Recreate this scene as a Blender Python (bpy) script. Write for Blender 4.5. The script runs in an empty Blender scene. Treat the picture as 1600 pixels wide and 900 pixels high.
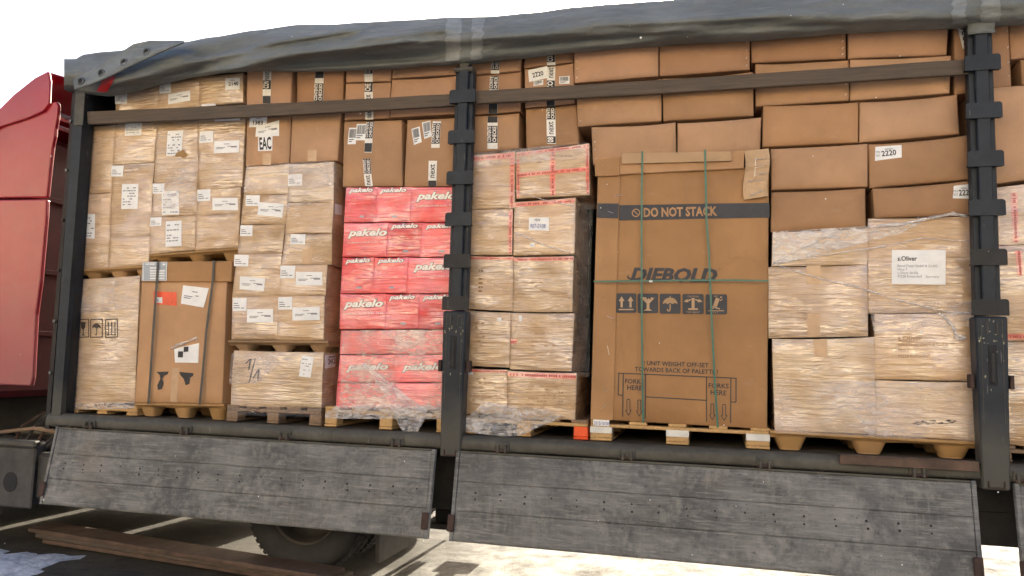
import bpy, bmesh, math, random
from mathutils import Vector, Euler, noise
random.seed(11)
S = bpy.context.scene
COL = S.collection
rad = math.radians

# ------------------------------------------------------------------ camera
F_PX = 1200.0
cam_d = bpy.data.cameras.new('camera'); cam = bpy.data.objects.new('camera', cam_d); COL.objects.link(cam)
cam.location = (1.740, -5.076, 1.65); cam.rotation_euler = (1.66488, -0.02671, 0.25568)
cam_d.sensor_width = 36.0; cam_d.lens = 36.0 * F_PX / 1600.0; cam_d.clip_start = 0.05; cam_d.clip_end = 2000
S.camera = cam
# ------------------------------------------------------------------ sky and sun
SUN_EL, SUN_AZ = 25.0, 2.0
w = bpy.data.worlds.new('World'); S.world = w; w.use_nodes = True
nt = w.node_tree; bg = nt.nodes['Background']
sky = nt.nodes.new('ShaderNodeTexSky'); sky.sky_type = 'NISHITA'; sky.sun_disc = False
sky.sun_elevation = rad(SUN_EL); sky.sun_rotation = rad(SUN_AZ); sky.air_density = 0.8; sky.dust_density = 6.0; sky.ozone_density = 1.0
nt.links.new(sky.outputs[0], bg.inputs[0]); bg.inputs[1].default_value = 0.12
sl = bpy.data.lights.new('sun', 'SUN'); sl.energy = 5.0; sl.angle = rad(0.5); sl.color = (1.0, 0.90, 0.72)
so = bpy.data.objects.new('sun', sl); COL.objects.link(so); so.rotation_euler = (-rad(90 - SUN_EL), 0, -rad(SUN_AZ)); so.location = (0, 30, 30)
S.view_settings.view_transform = 'Standard'; S.view_settings.look = 'None'; S.view_settings.gamma = 1.0
S.view_settings.use_curve_mapping = False
S.view_settings.exposure = 2.02
S.render.engine = 'CYCLES'; S.cycles.max_bounces = 8; S.cycles.transparent_max_bounces = 12

# ------------------------------------------------------------------ measuring helpers: a sight line met with the truck's side plane
CAM = Vector(cam.location); ROT = Euler(cam.rotation_euler, 'XYZ').to_matrix()
def ray(px, py): return ROT @ Vector(((px - 800) / F_PX, -(py - 450) / F_PX, -1.0))
def P(px, py, Y=0.0):
    d = ray(px, py); return CAM + d * ((Y - CAM.y) / d.y)
def G(px, py, Z=0.0):
    d = ray(px, py); return CAM + d * ((Z - CAM.z) / d.z)

# ------------------------------------------------------------------ materials
def lin(r, g, b):
    f = lambda c: (c / 255) / 12.92 if c <= 10 else ((c / 255 + .055) / 1.055) ** 2.4
    return (f(r), f(g), f(b), 1)
class Mat:
    def __init__(s, name, col=(.5, .5, .5), rough=.6, metal=0.0):
        s.m = bpy.data.materials.new(name); s.m.use_nodes = True; s.t = s.m.node_tree
        s.b = s.t.nodes['Principled BSDF']; s.set('Base Color', (*col[:3], 1)); s.set('Roughness', rough); s.set('Metallic', metal)
        s.pos = None
    def set(s, k, v): s.b.inputs[k].default_value = v
    def n(s, typ, **kw):
        x = s.t.nodes.new(typ)
        for k, v in kw.items(): setattr(x, k, v)
        return x
    def l(s, a, b): s.t.links.new(a, b)
    def coord(s, scale=(1, 1, 1), rot=(0, 0, 0), offset_random=False):
        if s.pos is None: s.pos = s.n('ShaderNodeNewGeometry').outputs['Position']
        mp = s.n('ShaderNodeMapping'); s.l(s.pos, mp.inputs[0]); mp.inputs['Scale'].default_value = scale; mp.inputs['Rotation'].default_value = rot
        return mp.outputs[0]
    def noise(s, scale=5, detail=4, rough=.55, vec=None, dist=0.0):
        x = s.n('ShaderNodeTexNoise'); x.inputs['Scale'].default_value = scale; x.inputs['Detail'].default_value = detail
        x.inputs['Roughness'].default_value = rough; x.inputs['Distortion'].default_value = dist
        s.l(vec if vec is not None else s.coord(), x.inputs['Vector']); return x.outputs['Fac']
    def ramp(s, fac, a, b, ca=(0, 0, 0, 1), cb=(1, 1, 1, 1)):
        r = s.n('ShaderNodeValToRGB'); r.color_ramp.elements[0].position = a; r.color_ramp.elements[1].position = b
        r.color_ramp.elements[0].color = ca; r.color_ramp.elements[1].color = cb; s.l(fac, r.inputs[0]); return r.outputs[0]
    def rng(s, v, a, b, c=0.0, d=1.0):
        x = s.n('ShaderNodeMapRange'); s.l(v, x.inputs[0])
        for i, q in enumerate((a, b, c, d)): x.inputs[i + 1].default_value = q
        return x.outputs[0]
    def mix(s, fac, a, b, mode='MIX'):
        x = s.n('ShaderNodeMix', data_type='RGBA', blend_type=mode)
        for i, v in ((0, fac), (6, a), (7, b)):
            if hasattr(v, 'is_linked') or hasattr(v, 'links'): s.l(v, x.inputs[i])
            else: x.inputs[i].default_value = v if i == 0 else ((*v[:3], 1))
        return x.outputs[2]
    def math(s, op, a, b=0.0):
        x = s.n('ShaderNodeMath', operation=op)
        for i, v in ((0, a), (1, b)):
            if hasattr(v, 'links'): s.l(v, x.inputs[i])
            else: x.inputs[i].default_value = v
        return x.outputs[0]
    def base(s, c): s.l(c, s.b.inputs['Base Color']); return s
    def bump(s, h, strength=.3, dist=.01, target='Normal'):
        x = s.n('ShaderNodeBump'); x.inputs['Strength'].default_value = strength; x.inputs['Distance'].default_value = dist
        s.l(h, x.inputs['Height']); s.l(x.outputs[0], s.b.inputs[target]); return s
    def rnd(s): return s.n('ShaderNodeObjectInfo').outputs['Random']

def card_colour(s, col):
    """kraft board: uneven tone, fibres, scuffs, each carton a little different"""
    c2 = tuple(x * .80 for x in col[:3]); c3 = tuple(min(1, x * 1.14) for x in col[:3])
    c = s.mix(s.ramp(s.noise(2.2, 5, .6), .3, .72), c2, c3)
    fib = s.noise(1.0, 3, .6, s.coord((260, 40, 900)))
    c = s.mix(s.math('MULTIPLY', s.ramp(fib, .35, .7), .16), c, tuple(x * .62 for x in col[:3]))
    sc = s.ramp(s.noise(1, 6, .7, s.coord((7, 4, 18))), .62, .78)
    c = s.mix(s.math('MULTIPLY', sc, .30), c, (.54, .42, .31))
    dk = s.ramp(s.noise(3.1, 7, .7, s.coord((1, 1, 1.6))), .60, .80)
    c = s.mix(s.math('MULTIPLY', dk, .45), c, tuple(x * .5 for x in col[:3]))
    hv = s.n('ShaderNodeHueSaturation'); s.l(c, hv.inputs['Color'])
    mr = s.n('ShaderNodeMapRange'); s.l(s.rnd(), mr.inputs[0]); mr.inputs[3].default_value = .82; mr.inputs[4].default_value = 1.14
    s.l(mr.outputs[0], hv.inputs['Value'])
    mr2 = s.n('ShaderNodeMapRange'); s.l(s.rnd(), mr2.inputs[0]); mr2.inputs[3].default_value = 1.04; mr2.inputs[4].default_value = .93
    s.l(mr2.outputs[0], hv.inputs['Saturation'])
    return hv.outputs[0]
def cardboard(name, col):
    s = Mat(name, col, .72); s.base(card_colour(s, col))
    flute = s.noise(1, 2, .5, s.coord((150, 20, 3)))
    s.bump(s.math('ADD', s.math('MULTIPLY', flute, .25), s.noise(6, 5, .6)), .35, .012); s.set('Specular IOR Level', .3); return s.m
def film_layer(s, c, haze_glow=.5, tint=(.88, .73, .50)):
    """tight layers of stretch film over the board: long thin creases, milky slack areas, painted glints and warm glow, gloss"""
    def crease(scale, rot, dist):
        n = s.noise(1.0, 3, .5, s.coord(scale, (0, rad(rot), 0)), dist); return s.math('ABSOLUTE', s.math('SUBTRACT', n, .5))
    l1, l2, l3 = crease((1.5, 1.5, 21), 3, .7), crease((2.1, 2.1, 30), -8, .5), crease((4.5, 4.5, 85), 2, .6)
    big = s.noise(1.0, 3, .5, s.coord((3.6, 3.6, 9), (0, rad(5), 0)), .5)
    p1 = s.ramp(s.noise(2.7, 3, .5), .38, .60); p2 = s.ramp(s.noise(3.7, 3, .5, s.coord((1, 1, 1.4), (.5, .2, .9))), .40, .62)
    veil = s.rng(s.noise(1.0, 4, .6, s.coord((2.3, 2.3, 5.5), (0, rad(-4), 0)), .6), .36, .66, .04, haze_glow)
    tn = s.mix(s.ramp(s.noise(3.1, 3, .5), .42, .62), tint, (tint[0] * .96, tint[1] * .94, tint[2] * 1.14))
    c = s.mix(veil, c, tn)  # film haze, with warm reflected sunlight painted into its colour
    c = s.mix(s.rng(s.noise(1.9, 4, .6, s.coord((1, 1, 1.3), (.4, .3, .2)), .5), .46, .70, 0.0, .34), c, (tint[0] * .92, tint[1] * .92, tint[2] * 1.28))
    c = s.mix(s.math('MULTIPLY', s.math('MULTIPLY', s.rng(l3, 0, .030, 1, 0), p2), .15), c, (.95, .84, .66))  # crease lines: pale glints and dark shade painted into the colour
    c = s.mix(s.math('MULTIPLY', s.math('MULTIPLY', s.rng(l2, 0, .016, 1, 0), p1), .34), c, (.13, .085, .05))
    c = s.mix(s.math('MULTIPLY', s.math('MULTIPLY', s.rng(l1, 0, .012, 1, 0), p2), .50), c, (.94, .88, .78))
    s.base(c)
    h = s.math('ADD', s.math('MULTIPLY', l3, .06), s.math('ADD', s.math('MULTIPLY', s.math('ADD', l1, l2), .34), s.math('MULTIPLY', big, .62)))
    s.bump(h, .8, .04); s.bump(h, 1.0, .040, 'Coat Normal')
    s.set('Roughness', .5); s.set('Coat Roughness', .07); s.set('Coat IOR', 2.45)   # several layers of film
    wt = s.rng(s.noise(1.0, 4, .55, s.coord((3.4, 3.4, 5.2), (.3, rad(-12), .7)), .4), .42, .64, .06, 1.0)   # glossy where slack, matt where it clings to the board
    s.l(wt, s.b.inputs['Coat Weight'])
    return s.m
def wrapped(name, col, haze_glow=.22, tint=(.88, .73, .50)):
    s = Mat(name, col, .4); return film_layer(s, card_colour(s, col), haze_glow, tint)
def plain(name, col, rough=.6, var=.25, sc=8, metal=0.0, bump=.15):
    s = Mat(name, col, rough, metal)
    s.base(s.mix(s.ramp(s.noise(sc, 6, .65), .3, .72), tuple(x * (1 - var) for x in col), tuple(min(1, x * (1 + var * .6)) for x in col)))
    if bump: s.bump(s.noise(sc * 6, 4, .6), bump, .004)
    return s.m
def wood(name, col, axis='x', dark=.45):
    s = Mat(name, col, .75)
    sc = {'x': (2.5, 60, 60), 'y': (60, 2.5, 60), 'z': (60, 60, 2.5)}[axis]
    g = s.noise(1, 5, .6, s.coord(sc), .8)
    c = s.mix(s.ramp(g, .3, .7), tuple(x * dark for x in col), col)
    st = s.ramp(s.noise(3, 5, .6), .5, .75); c = s.mix(s.math('MULTIPLY', st, .5), c, tuple(x * .5 for x in col))
    s.base(c); s.bump(g, .4, .004); return s.m
def painted_metal(name, col, dust=(.17, .155, .13), amount=.35, zfade=None):
    s = Mat(name, col, .5); s.set('Specular IOR Level', .28)
    c = s.mix(s.ramp(s.noise(9, 6, .7), .4, .8), col, tuple(min(1, x * 1.6 + .006) for x in col))
    d = s.ramp(s.noise(4, 7, .7), .45, .8); c = s.mix(s.math('MULTIPLY', d, amount), c, dust)
    if zfade:   # road dirt thrown up from below, with an uneven upper edge
        sp = s.n('ShaderNodeSeparateXYZ'); s.l(s.pos, sp.inputs[0])
        z = s.math('ADD', sp.outputs[2], s.math('MULTIPLY', s.noise(3, 4, .6), .5))
        f = s.rng(z, zfade[0], zfade[1], 1.0, 0.0); c = s.mix(s.math('MULTIPLY', f, .85), c, dust)
    scr = s.ramp(s.noise(1, 3, .5, s.coord((70, 70, 6))), .70, .74); c = s.mix(s.math('MULTIPLY', scr, .35), c, (.32, .31, .29))
    s.base(c); s.bump(s.noise(60, 4, .6), .12, .003); return s.m

KRAFT = (.42, .243, .130)
m_kraft = cardboard('kraft_cardboard', KRAFT)
m_kraft_pale = cardboard('kraft_cardboard_pale', (.47, .265, .135))
m_kraft2 = cardboard('kraft_cardboard_orange', (.40, .226, .130))
m_kraft3 = cardboard('kraft_cardboard_machine', (.44, .246, .115))
m_edge = cardboard('kraft_cardboard_lighter', (.50, .33, .185))
m_wrap = wrapped('film_wrapped_cardboard', (.48, .295, .142))
m_wrap_pale = wrapped('film_wrapped_pale_board', (.50, .335, .185), .34)
m_wrap_clean = wrapped('lightly_wrapped_cardboard', (.48, .295, .14), .16)
m_red = wrapped('film_wrapped_red_board', (.86, .035, .038), .24, (1.0, .56, .46))
def paper_mat(name, col):
    s = Mat(name, col, .55); s.base(s.mix(s.ramp(s.noise(14, 5, .6), .4, .8), col, tuple(x * .88 for x in col))); return s.m
m_paper = paper_mat('white_paper', (.80, .80, .79)); m_grey_paper = paper_mat('grey_form_paper', (.36, .40, .45))
m_ink = plain('grey_ink', (.22, .22, .24), .7, .2, 30, 0, 0); m_black = plain('black_print', (.022, .022, .026), .6, .3, 20, 0, 0)
m_navy = plain('faded_black_print', (.034, .036, .044), .6, .3, 12, 0, 0)
m_redtape = wrapped('film_covered_red_tape', (.74, .10, .055), .35); m_redprint = plain('dark_red_print', (.40, .06, .04), .5, .2, 30, 0, 0); m_redlabel = plain('orange_red_label', (.75, .075, .02), .4, .2, 20, 0, 0)
m_tape_white = plain('white_tape', (.72, .70, .66), .35, .15, 20, 0, 0); m_tape_clear = plain('clear_brown_tape', (.50, .325, .19), .3, .15, 20, 0, .1)
m_marker = plain('marker_ink', (.05, .035, .03), .6, .4, 40, 0, 0); m_blue_ink = plain('blue_pen_ink', (.05, .07, .30), .6, .2, 40, 0, 0)
m_logo_white = plain('pale_logo_print', (.85, .80, .74), .4, .12, 30, 0, 0); m_logo_edge = plain('grey_logo_outline', (.20, .16, .15), .5, .2, 30, 0, 0)
m_strap_dark = plain('dark_strap', (.05, .048, .045), .45, .3, 20); m_strap_green = plain('green_strap', (.016, .12, .085), .35, .25, 20)
m_post = painted_metal('dark_blue_painted_steel', (.010, .015, .023), (.072, .070, .060), .06, (1.42, 1.72))
m_post_black = painted_metal('black_painted_steel', (.009, .010, .013), (.09, .085, .07), .15)
m_rail = painted_metal('dusty_grey_rail', (.052, .05, .042), (.155, .145, .118), .55)
m_rust = plain('rusty_steel', (.050, .026, .020), .8, .5, 14, 0, .4); m_rustb = plain('weathered_brown', (.105, .066, .046), .85, .5, 7, 0, .4)
m_chip = plain('bare_chipped_paint', (.32, .30, .20), .6, .3, 30, 0, 0)
m_batten = wood('weathered_batten_wood', (.112, .082, .058), 'x', .45)
m_pallet = wood('fresh_pallet_wood', (.58, .36, .15), 'y', .7); m_pallet_old = wood('old_pallet_wood', (.27, .175, .105), 'y', .6)
m_press = cardboard('pressed_wood_chip', (.40, .235, .095)); m_press_dk = cardboard('pressed_wood_chip_grey', (.36, .23, .125))
m_orange = plain('orange_paint', (.80, .09, .015), .5, .2, 10); m_white_paint = plain('white_painted_wood', (.66, .65, .61), .6, .2, 10)
m_rubber = plain('tyre_rubber', (.022, .022, .023), .8, .4, 12, 0, .3); m_rim = plain('dirty_rim', (.050, .045, .040), .7, .4, 10, 0, .2)
m_dark = plain('dirty_chassis', (.03, .028, .026), .8, .4, 8, 0, .3); m_tank = plain('dusty_tank', (.060, .058, .054), .75, .5, 6, 0, .2)
m_floor = plain('truck_deck_plywood', (.085, .075, .062), .8, .4, 7, 0, .3); m_inside = plain('dark_tarpaulin_inside', (.03, .034, .04), .8, .3, 4, 0, 0)
m_alu = plain('bright_aluminium', (.75, .74, .70), .3, .15, 8, .9, 0); m_blue_bag = plain('dark_blue_sheet', (.02, .035, .075), .5, .4, 10, 0, .4)

def red_paint():
    s = Mat('dusty_red_cab_paint', (.46, .012, .028), .32)
    c = s.mix(s.ramp(s.noise(1.6, 4, .6), .35, .75), (.28, .006, .017), (.38, .015, .030))
    dirt = s.ramp(s.noise(3.5, 7, .7), .50, .82); c = s.mix(s.math('MULTIPLY', dirt, .18), c, (.24, .15, .14))
    sp = s.n('ShaderNodeSeparateXYZ'); s.l(s.pos, sp.inputs[0])
    z = s.math('ADD', sp.outputs[2], s.math('MULTIPLY', s.noise(2.2, 6, .65), 1.3))
    f = s.rng(z, 2.0, 2.9, 1.0, 0.0); c = s.mix(s.math('MULTIPLY', f, .45), c, (.17, .105, .095))
    s.base(c); s.set('Coat Weight', .35); s.set('Coat Roughness', .2); s.bump(s.noise(40, 4, .6), .05, .003); return s.m
m_cab = red_paint(); m_cab_in = plain('dark_red_cab_wall', (.10, .005, .013), .5, .3, 4)

def board_mat():
    s = Mat('scraped_grey_sideboard', (.15, .155, .16), .62)
    a = s.noise(1, 7, .68, s.coord((2.2, 3, 7))); b = s.noise(1, 6, .7, s.coord((6, 5, 90))); v = s.noise(1, 6, .7, s.coord((38, 6, 5)))
    c = s.mix(s.ramp(a, .36, .66), (.048, .052, .055), (.205, .206, .200))
    c = s.mix(s.math('MULTIPLY', s.ramp(b, .50, .66), .50), c, (.30, .295, .285))
    c = s.mix(s.math('MULTIPLY', s.math('MULTIPLY', s.ramp(v, .50, .72), s.ramp(s.noise(1.6, 4, .6), .42, .62)), .48), c, (.29, .29, .28))
    c = s.mix(s.math('MULTIPLY', s.ramp(s.noise(2.7, 7, .72), .48, .64), .70), c, (.028, .033, .040))
    c = s.mix(s.math('MULTIPLY', s.ramp(s.noise(5.5, 8, .75), .54, .68), .50), c, (.31, .30, .285))
    c = s.mix(s.math('MULTIPLY', s.ramp(s.noise(1.9, 5, .6), .58, .74), .35), c, (.20, .16, .13))
    c = s.mix(s.math('MULTIPLY', s.ramp(s.noise(1, 6, .75, s.coord((3.2, 3, 13), (0, rad(12), 0))), .58, .70), .30), c, (.35, .345, .33))
    c = s.mix(s.math('MULTIPLY', s.ramp(s.noise(17, 5, .7, s.coord((1, 1, 2.4))), .61, .68), .6), c, (.022, .024, .028))
    s.base(c); s.bump(s.math('ADD', b, s.math('MULTIPLY', v, .6)), .5, .005)
    s.l(s.ramp(a, .3, .7, (.45,) * 3 + (1,), (.72,) * 3 + (1,)), s.b.inputs['Roughness']); return s.m
m_board = board_mat()
def tarp_mat(name, a, b, dirt):
    s = Mat(name, a, .66); s.set('Specular IOR Level', .3)
    c = s.mix(s.ramp(s.noise(2.3, 7, .7, s.coord((1, 1.5, 3))), .35, .7), a, b)
    c = s.mix(s.math('MULTIPLY', s.ramp(s.noise(1, 7, .72, s.coord((5, 9, 14), (0, rad(-14), 0))), .48, .70), .6), c, dirt)
    c = s.mix(s.math('MULTIPLY', s.ramp(s.noise(24, 5, .75), .60, .74), .35), c, tuple(x * .5 for x in a))
    c = s.mix(s.math('MULTIPLY', s.ramp(s.noise(1, 4, .6, s.coord((2.0, 3, 34), (0, rad(-7), 0)), .5), .62, .70), .30), c, tuple(x * 1.5 + .02 for x in b))
    c = s.mix(s.math('MULTIPLY', s.ramp(s.noise(55, 3, .7), .71, .77), .5), c, (.36, .37, .37))
    s.base(c); s.bump(s.math('ADD', s.noise(1, 4, .55, s.coord((3.5, 5, 12), (0, rad(-11), 0)), .6), s.math('MULTIPLY', s.noise(16, 6, .7), .22)), .75, .03); return s.m
m_tarp = tarp_mat('grey_tarpaulin', (.105, .118, .120), (.175, .190, .190), (.135, .128, .114))
m_tarp_light = tarp_mat('pale_tarpaulin_band', (.17, .19, .195), (.27, .285, .285), (.08, .08, .075))
m_tarp_flap = tarp_mat('tarpaulin_flap', (.115, .135, .145), (.19, .21, .215), (.13, .12, .105))
m_hole = plain('eyelet_hole', (.01, .01, .012), .8, .1, 5, 0, 0); m_ring = plain('eyelet_ring', (.10, .11, .115), .45, .3, 30, .4)
m_redstripe = plain('red_stripe', (.60, .012, .018), .5, .2, 20)

def film_mat(name, alpha, tint=(.86, .83, .82), patchy=False):
    s = Mat(name, tint, .22)
    st = s.noise(1, 6, .65, s.coord((9, 9, 26), (0, rad(28), 0)), 1.2)
    a = s.ramp(st, .36, .66, (alpha * .35,) * 3 + (1,), (min(1, alpha * 1.5),) * 3 + (1,))
    if patchy: a = s.math('MULTIPLY', a, s.rng(s.noise(2.6, 3, .5, s.coord((1, 1, .7))), .36, .56, .08, 1.15))
    s.l(a, s.b.inputs['Alpha']); s.bump(st, .8, .02); s.set('Coat Weight', .6); s.set('Coat Roughness', .1); return s.m
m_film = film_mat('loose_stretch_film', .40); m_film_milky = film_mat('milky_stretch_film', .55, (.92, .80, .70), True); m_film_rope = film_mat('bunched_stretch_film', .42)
m_film_veil = film_mat('hazy_film_veil', .26, (.86, .78, .75), True)
m_film_thin = film_mat('thin_stretch_film', .07)

def ground_mat():
    s = Mat('yard_concrete', (.3, .3, .3), .9); s.set('Specular IOR Level', .12)
    c = s.mix(s.ramp(s.noise(.8, 7, .65), .35, .7), (.036, .033, .029), (.085, .077, .064))  # base colour kept dark to stand for the truck's shade
    c = s.mix(s.math('MULTIPLY', s.ramp(s.noise(9, 7, .75), .5, .72), .6), c, (.022, .020, .018))
    tr = s.noise(1, 5, .7, s.coord((2, 24, 1), (0, 0, rad(12)))); c = s.mix(s.math('MULTIPLY', s.ramp(tr, .55, .66), .5), c, (.022, .02, .017))
    sp = s.n('ShaderNodeSeparateXYZ'); s.l(s.pos, sp.inputs[0])
    far = s.math('MAXIMUM', s.rng(s.math('ADD', sp.outputs[0], s.math('MULTIPLY', s.noise(1.3, 5, .6), 1.6)), -.1, .9), s.math('MAXIMUM', s.rng(sp.outputs[1], -6.0, -9.0), s.rng(sp.outputs[1], 2.6, 4.5)))  # mask of snowy ground, also painted paler where the sun reaches
    lit_snow = s.math('MULTIPLY', far, s.ramp(s.noise(3.0, 8, .72), .34, .60)); c = s.mix(s.math('MULTIPLY', lit_snow, .85), c, (.40, .39, .375))
    s.base(c); s.bump(s.math('ADD', s.noise(60, 5, .7), s.math('MULTIPLY', s.noise(7, 4), .7)), .6, .02); return s.m
m_ground = ground_mat()
def snow_mat():
    s = Mat('dirty_packed_snow', (.7, .73, .78), .7)
    c = s.mix(s.ramp(s.noise(9, 7, .7), .38, .68), (.30, .34, .42), (.74, .77, .84)); s.base(c); s.bump(s.noise(14, 6, .65), .7, .03); return s.m
m_snow = snow_mat()

# ------------------------------------------------------------------ mesh helpers
ORG = {}
def tag(o, label=None, cat=None, group=None, kind=None):
    if label: o['label'] = label
    if cat: o['category'] = cat
    if group: o['group'] = group
    if kind: o['kind'] = kind
    return o
def link(o, parent=None, org=Vector((0, 0, 0))):
    COL.objects.link(o); ORG[o.name] = Vector(org)
    if parent is not None:
        o.parent = parent; o.location = Vector(org) - ORG[parent.name]
    else: o.location = org
    return o
def empty(name, loc, label=None, cat=None, group=None):
    o = bpy.data.objects.new(name, None); o.empty_display_size = .1; link(o, None, loc); return tag(o, label, cat, group)
def mk(name, V, F, mat, parent=None, smooth=False, kind=None, flat=None):
    V = [Vector(v) for v in V]
    lo = Vector((min(v.x for v in V), min(v.y for v in V), min(v.z for v in V))); hi = Vector((max(v.x for v in V), max(v.y for v in V), max(v.z for v in V)))
    org = Vector(((lo.x + hi.x) / 2, (lo.y + hi.y) / 2, lo.z))
    me = bpy.data.meshes.new(name); me.from_pydata([v - org for v in V], [], F); me.materials.append(mat)
    if smooth: me.polygons.foreach_set('use_smooth', [True if flat is None else (i not in flat) for i in range(len(me.polygons))])
    me.update(); o = bpy.data.objects.new(name, me); link(o, parent, org)
    if kind: o['kind'] = kind
    return o
class MB:
    def __init__(s): s.V = []; s.F = []
    def add(s, V, F):
        k = len(s.V); s.V += [Vector(v) for v in V]; s.F += [tuple(i + k for i in f) for f in F]; return s
    def box(s, x0, x1, y0, y1, z0, z1, b=.004, M=None, jit=0):
        b = min(b, (x1 - x0) * .45, (y1 - y0) * .45, (z1 - z0) * .45)
        V = []; idx = {}
        for i, (x, sx) in enumerate(((x0, 1), (x1, -1))):
            for j, (y, sy) in enumerate(((y0, 1), (y1, -1))):
                for k, (z, sz) in enumerate(((z0, 1), (z1, -1))):
                    for a in range(3):
                        idx[(i, j, k, a)] = len(V)
                        V.append(Vector((x + (0 if a == 0 else b * sx), y + (0 if a == 1 else b * sy), z + (0 if a == 2 else b * sz))))
        F = []
        for i in (0, 1):
            f = [idx[(i, 0, 0, 0)], idx[(i, 1, 0, 0)], idx[(i, 1, 1, 0)], idx[(i, 0, 1, 0)]]; F.append(f if i else f[::-1])
            f = [idx[(0, i, 0, 1)], idx[(0, i, 1, 1)], idx[(1, i, 1, 1)], idx[(1, i, 0, 1)]]; F.append(f if i else f[::-1])
            f = [idx[(0, 0, i, 2)], idx[(1, 0, i, 2)], idx[(1, 1, i, 2)], idx[(0, 1, i, 2)]]; F.append(f if i else f[::-1])
        for j in (0, 1):
            for k in (0, 1):
                F.append([idx[(0, j, k, 1)], idx[(1, j, k, 1)], idx[(1, j, k, 2)], idx[(0, j, k, 2)]])
                F.append([idx[(j, 0, k, 0)], idx[(j, 1, k, 0)], idx[(j, 1, k, 2)], idx[(j, 0, k, 2)]])
                F.append([idx[(j, k, 0, 0)], idx[(j, k, 1, 0)], idx[(j, k, 1, 1)], idx[(j, k, 0, 1)]])
                for i in (0, 1): F.append([idx[(i, j, k, 0)], idx[(i, j, k, 1)], idx[(i, j, k, 2)]])
        if jit: V = [v + Vector((random.uniform(-jit, jit) for _ in range(3))) for v in V]
        if M: V = [M(v) for v in V]
        return s.add(V, F)
    def prism(s, poly, y0, y1, M=None):
        """outline in (x,z), from y0 to y1"""
        n = len(poly); V = [Vector((x, y0, z)) for x, z in poly] + [Vector((x, y1, z)) for x, z in poly]
        if M: V = [M(v) for v in V]
        return s.add(V, [tuple(range(n)), tuple(range(2 * n - 1, n - 1, -1))] + [(i, i + n, (i + 1) % n + n, (i + 1) % n) for i in range(n)])
    def tube(s, pts, r, n=8, cap=True):
        pts = [Vector(p) for p in pts]; V = []; F = []
        for i, p in enumerate(pts):
            t = (pts[min(i + 1, len(pts) - 1)] - pts[max(i - 1, 0)]).normalized()
            a = t.orthogonal().normalized() if i == 0 else (a0 - t * a0.dot(t)).normalized()
            a0 = a; b = t.cross(a); rr = r[i] if isinstance(r, (list, tuple)) else r
            V += [p + (a * math.cos(2 * math.pi * k / n) + b * math.sin(2 * math.pi * k / n)) * rr for k in range(n)]
        for i in range(len(pts) - 1):
            for k in range(n): F.append((i * n + k, i * n + (k + 1) % n, (i + 1) * n + (k + 1) % n, (i + 1) * n + k))
        if cap: F += [tuple(range(n))[::-1], tuple(range((len(pts) - 1) * n, len(pts) * n))]
        return s.add(V, F)
    def lathe(s, prof, c, n=48):
        """profile (r, y) turned about the y axis through c"""
        V = []; F = []; m = len(prof)
        for k in range(n):
            a = 2 * math.pi * k / n
            V += [Vector((c[0] + r * math.cos(a), c[1] + y, c[2] + r * math.sin(a))) for r, y in prof]
        for k in range(n):
            for i in range(m - 1): F.append((k * m + i, k * m + i + 1, ((k + 1) % n) * m + i + 1, ((k + 1) % n) * m + i))
        return s.add(V, F)
    def build(s, name, mat, parent=None, smooth=False, kind=None): return mk(name, s.V, s.F, mat, parent, smooth, kind)
def one_box(name, x0, x1, y0, y1, z0, z1, mat, parent=None, b=.004, M=None): return MB().box(x0, x1, y0, y1, z0, z1, b, M).build(name, mat, parent)

_tx = {}
def text_shape(txt, bold=0.0, shear=0.0):
    k = (txt, bold, shear)
    if k not in _tx:
        c = bpy.data.curves.new('t', 'FONT'); c.body = txt; c.size = 1; c.offset = bold; c.shear = shear; c.resolution_u = 2; c.fill_mode = 'FRONT'
        o = bpy.data.objects.new('t', c); COL.objects.link(o); bpy.context.view_layer.update()
        me = bpy.data.meshes.new_from_object(o.evaluated_get(bpy.context.evaluated_depsgraph_get()))
        V = [(v.co.x, v.co.y) for v in me.vertices]; F = [tuple(p.vertices) for p in me.polygons]
        bpy.data.objects.remove(o); bpy.data.curves.remove(c); bpy.data.meshes.remove(me)
        xs = [v[0] for v in V]; ys = [v[1] for v in V]; x0, x1, y0, y1 = min(xs), max(xs), min(ys), max(ys)
        base = 0.0 if y0 > -.02 else y0
        _tx[k] = ([((x - x0) / (x1 - x0), (y - y0) / (y1 - y0)) for x, y in V], F)
    return _tx[k]

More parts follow.
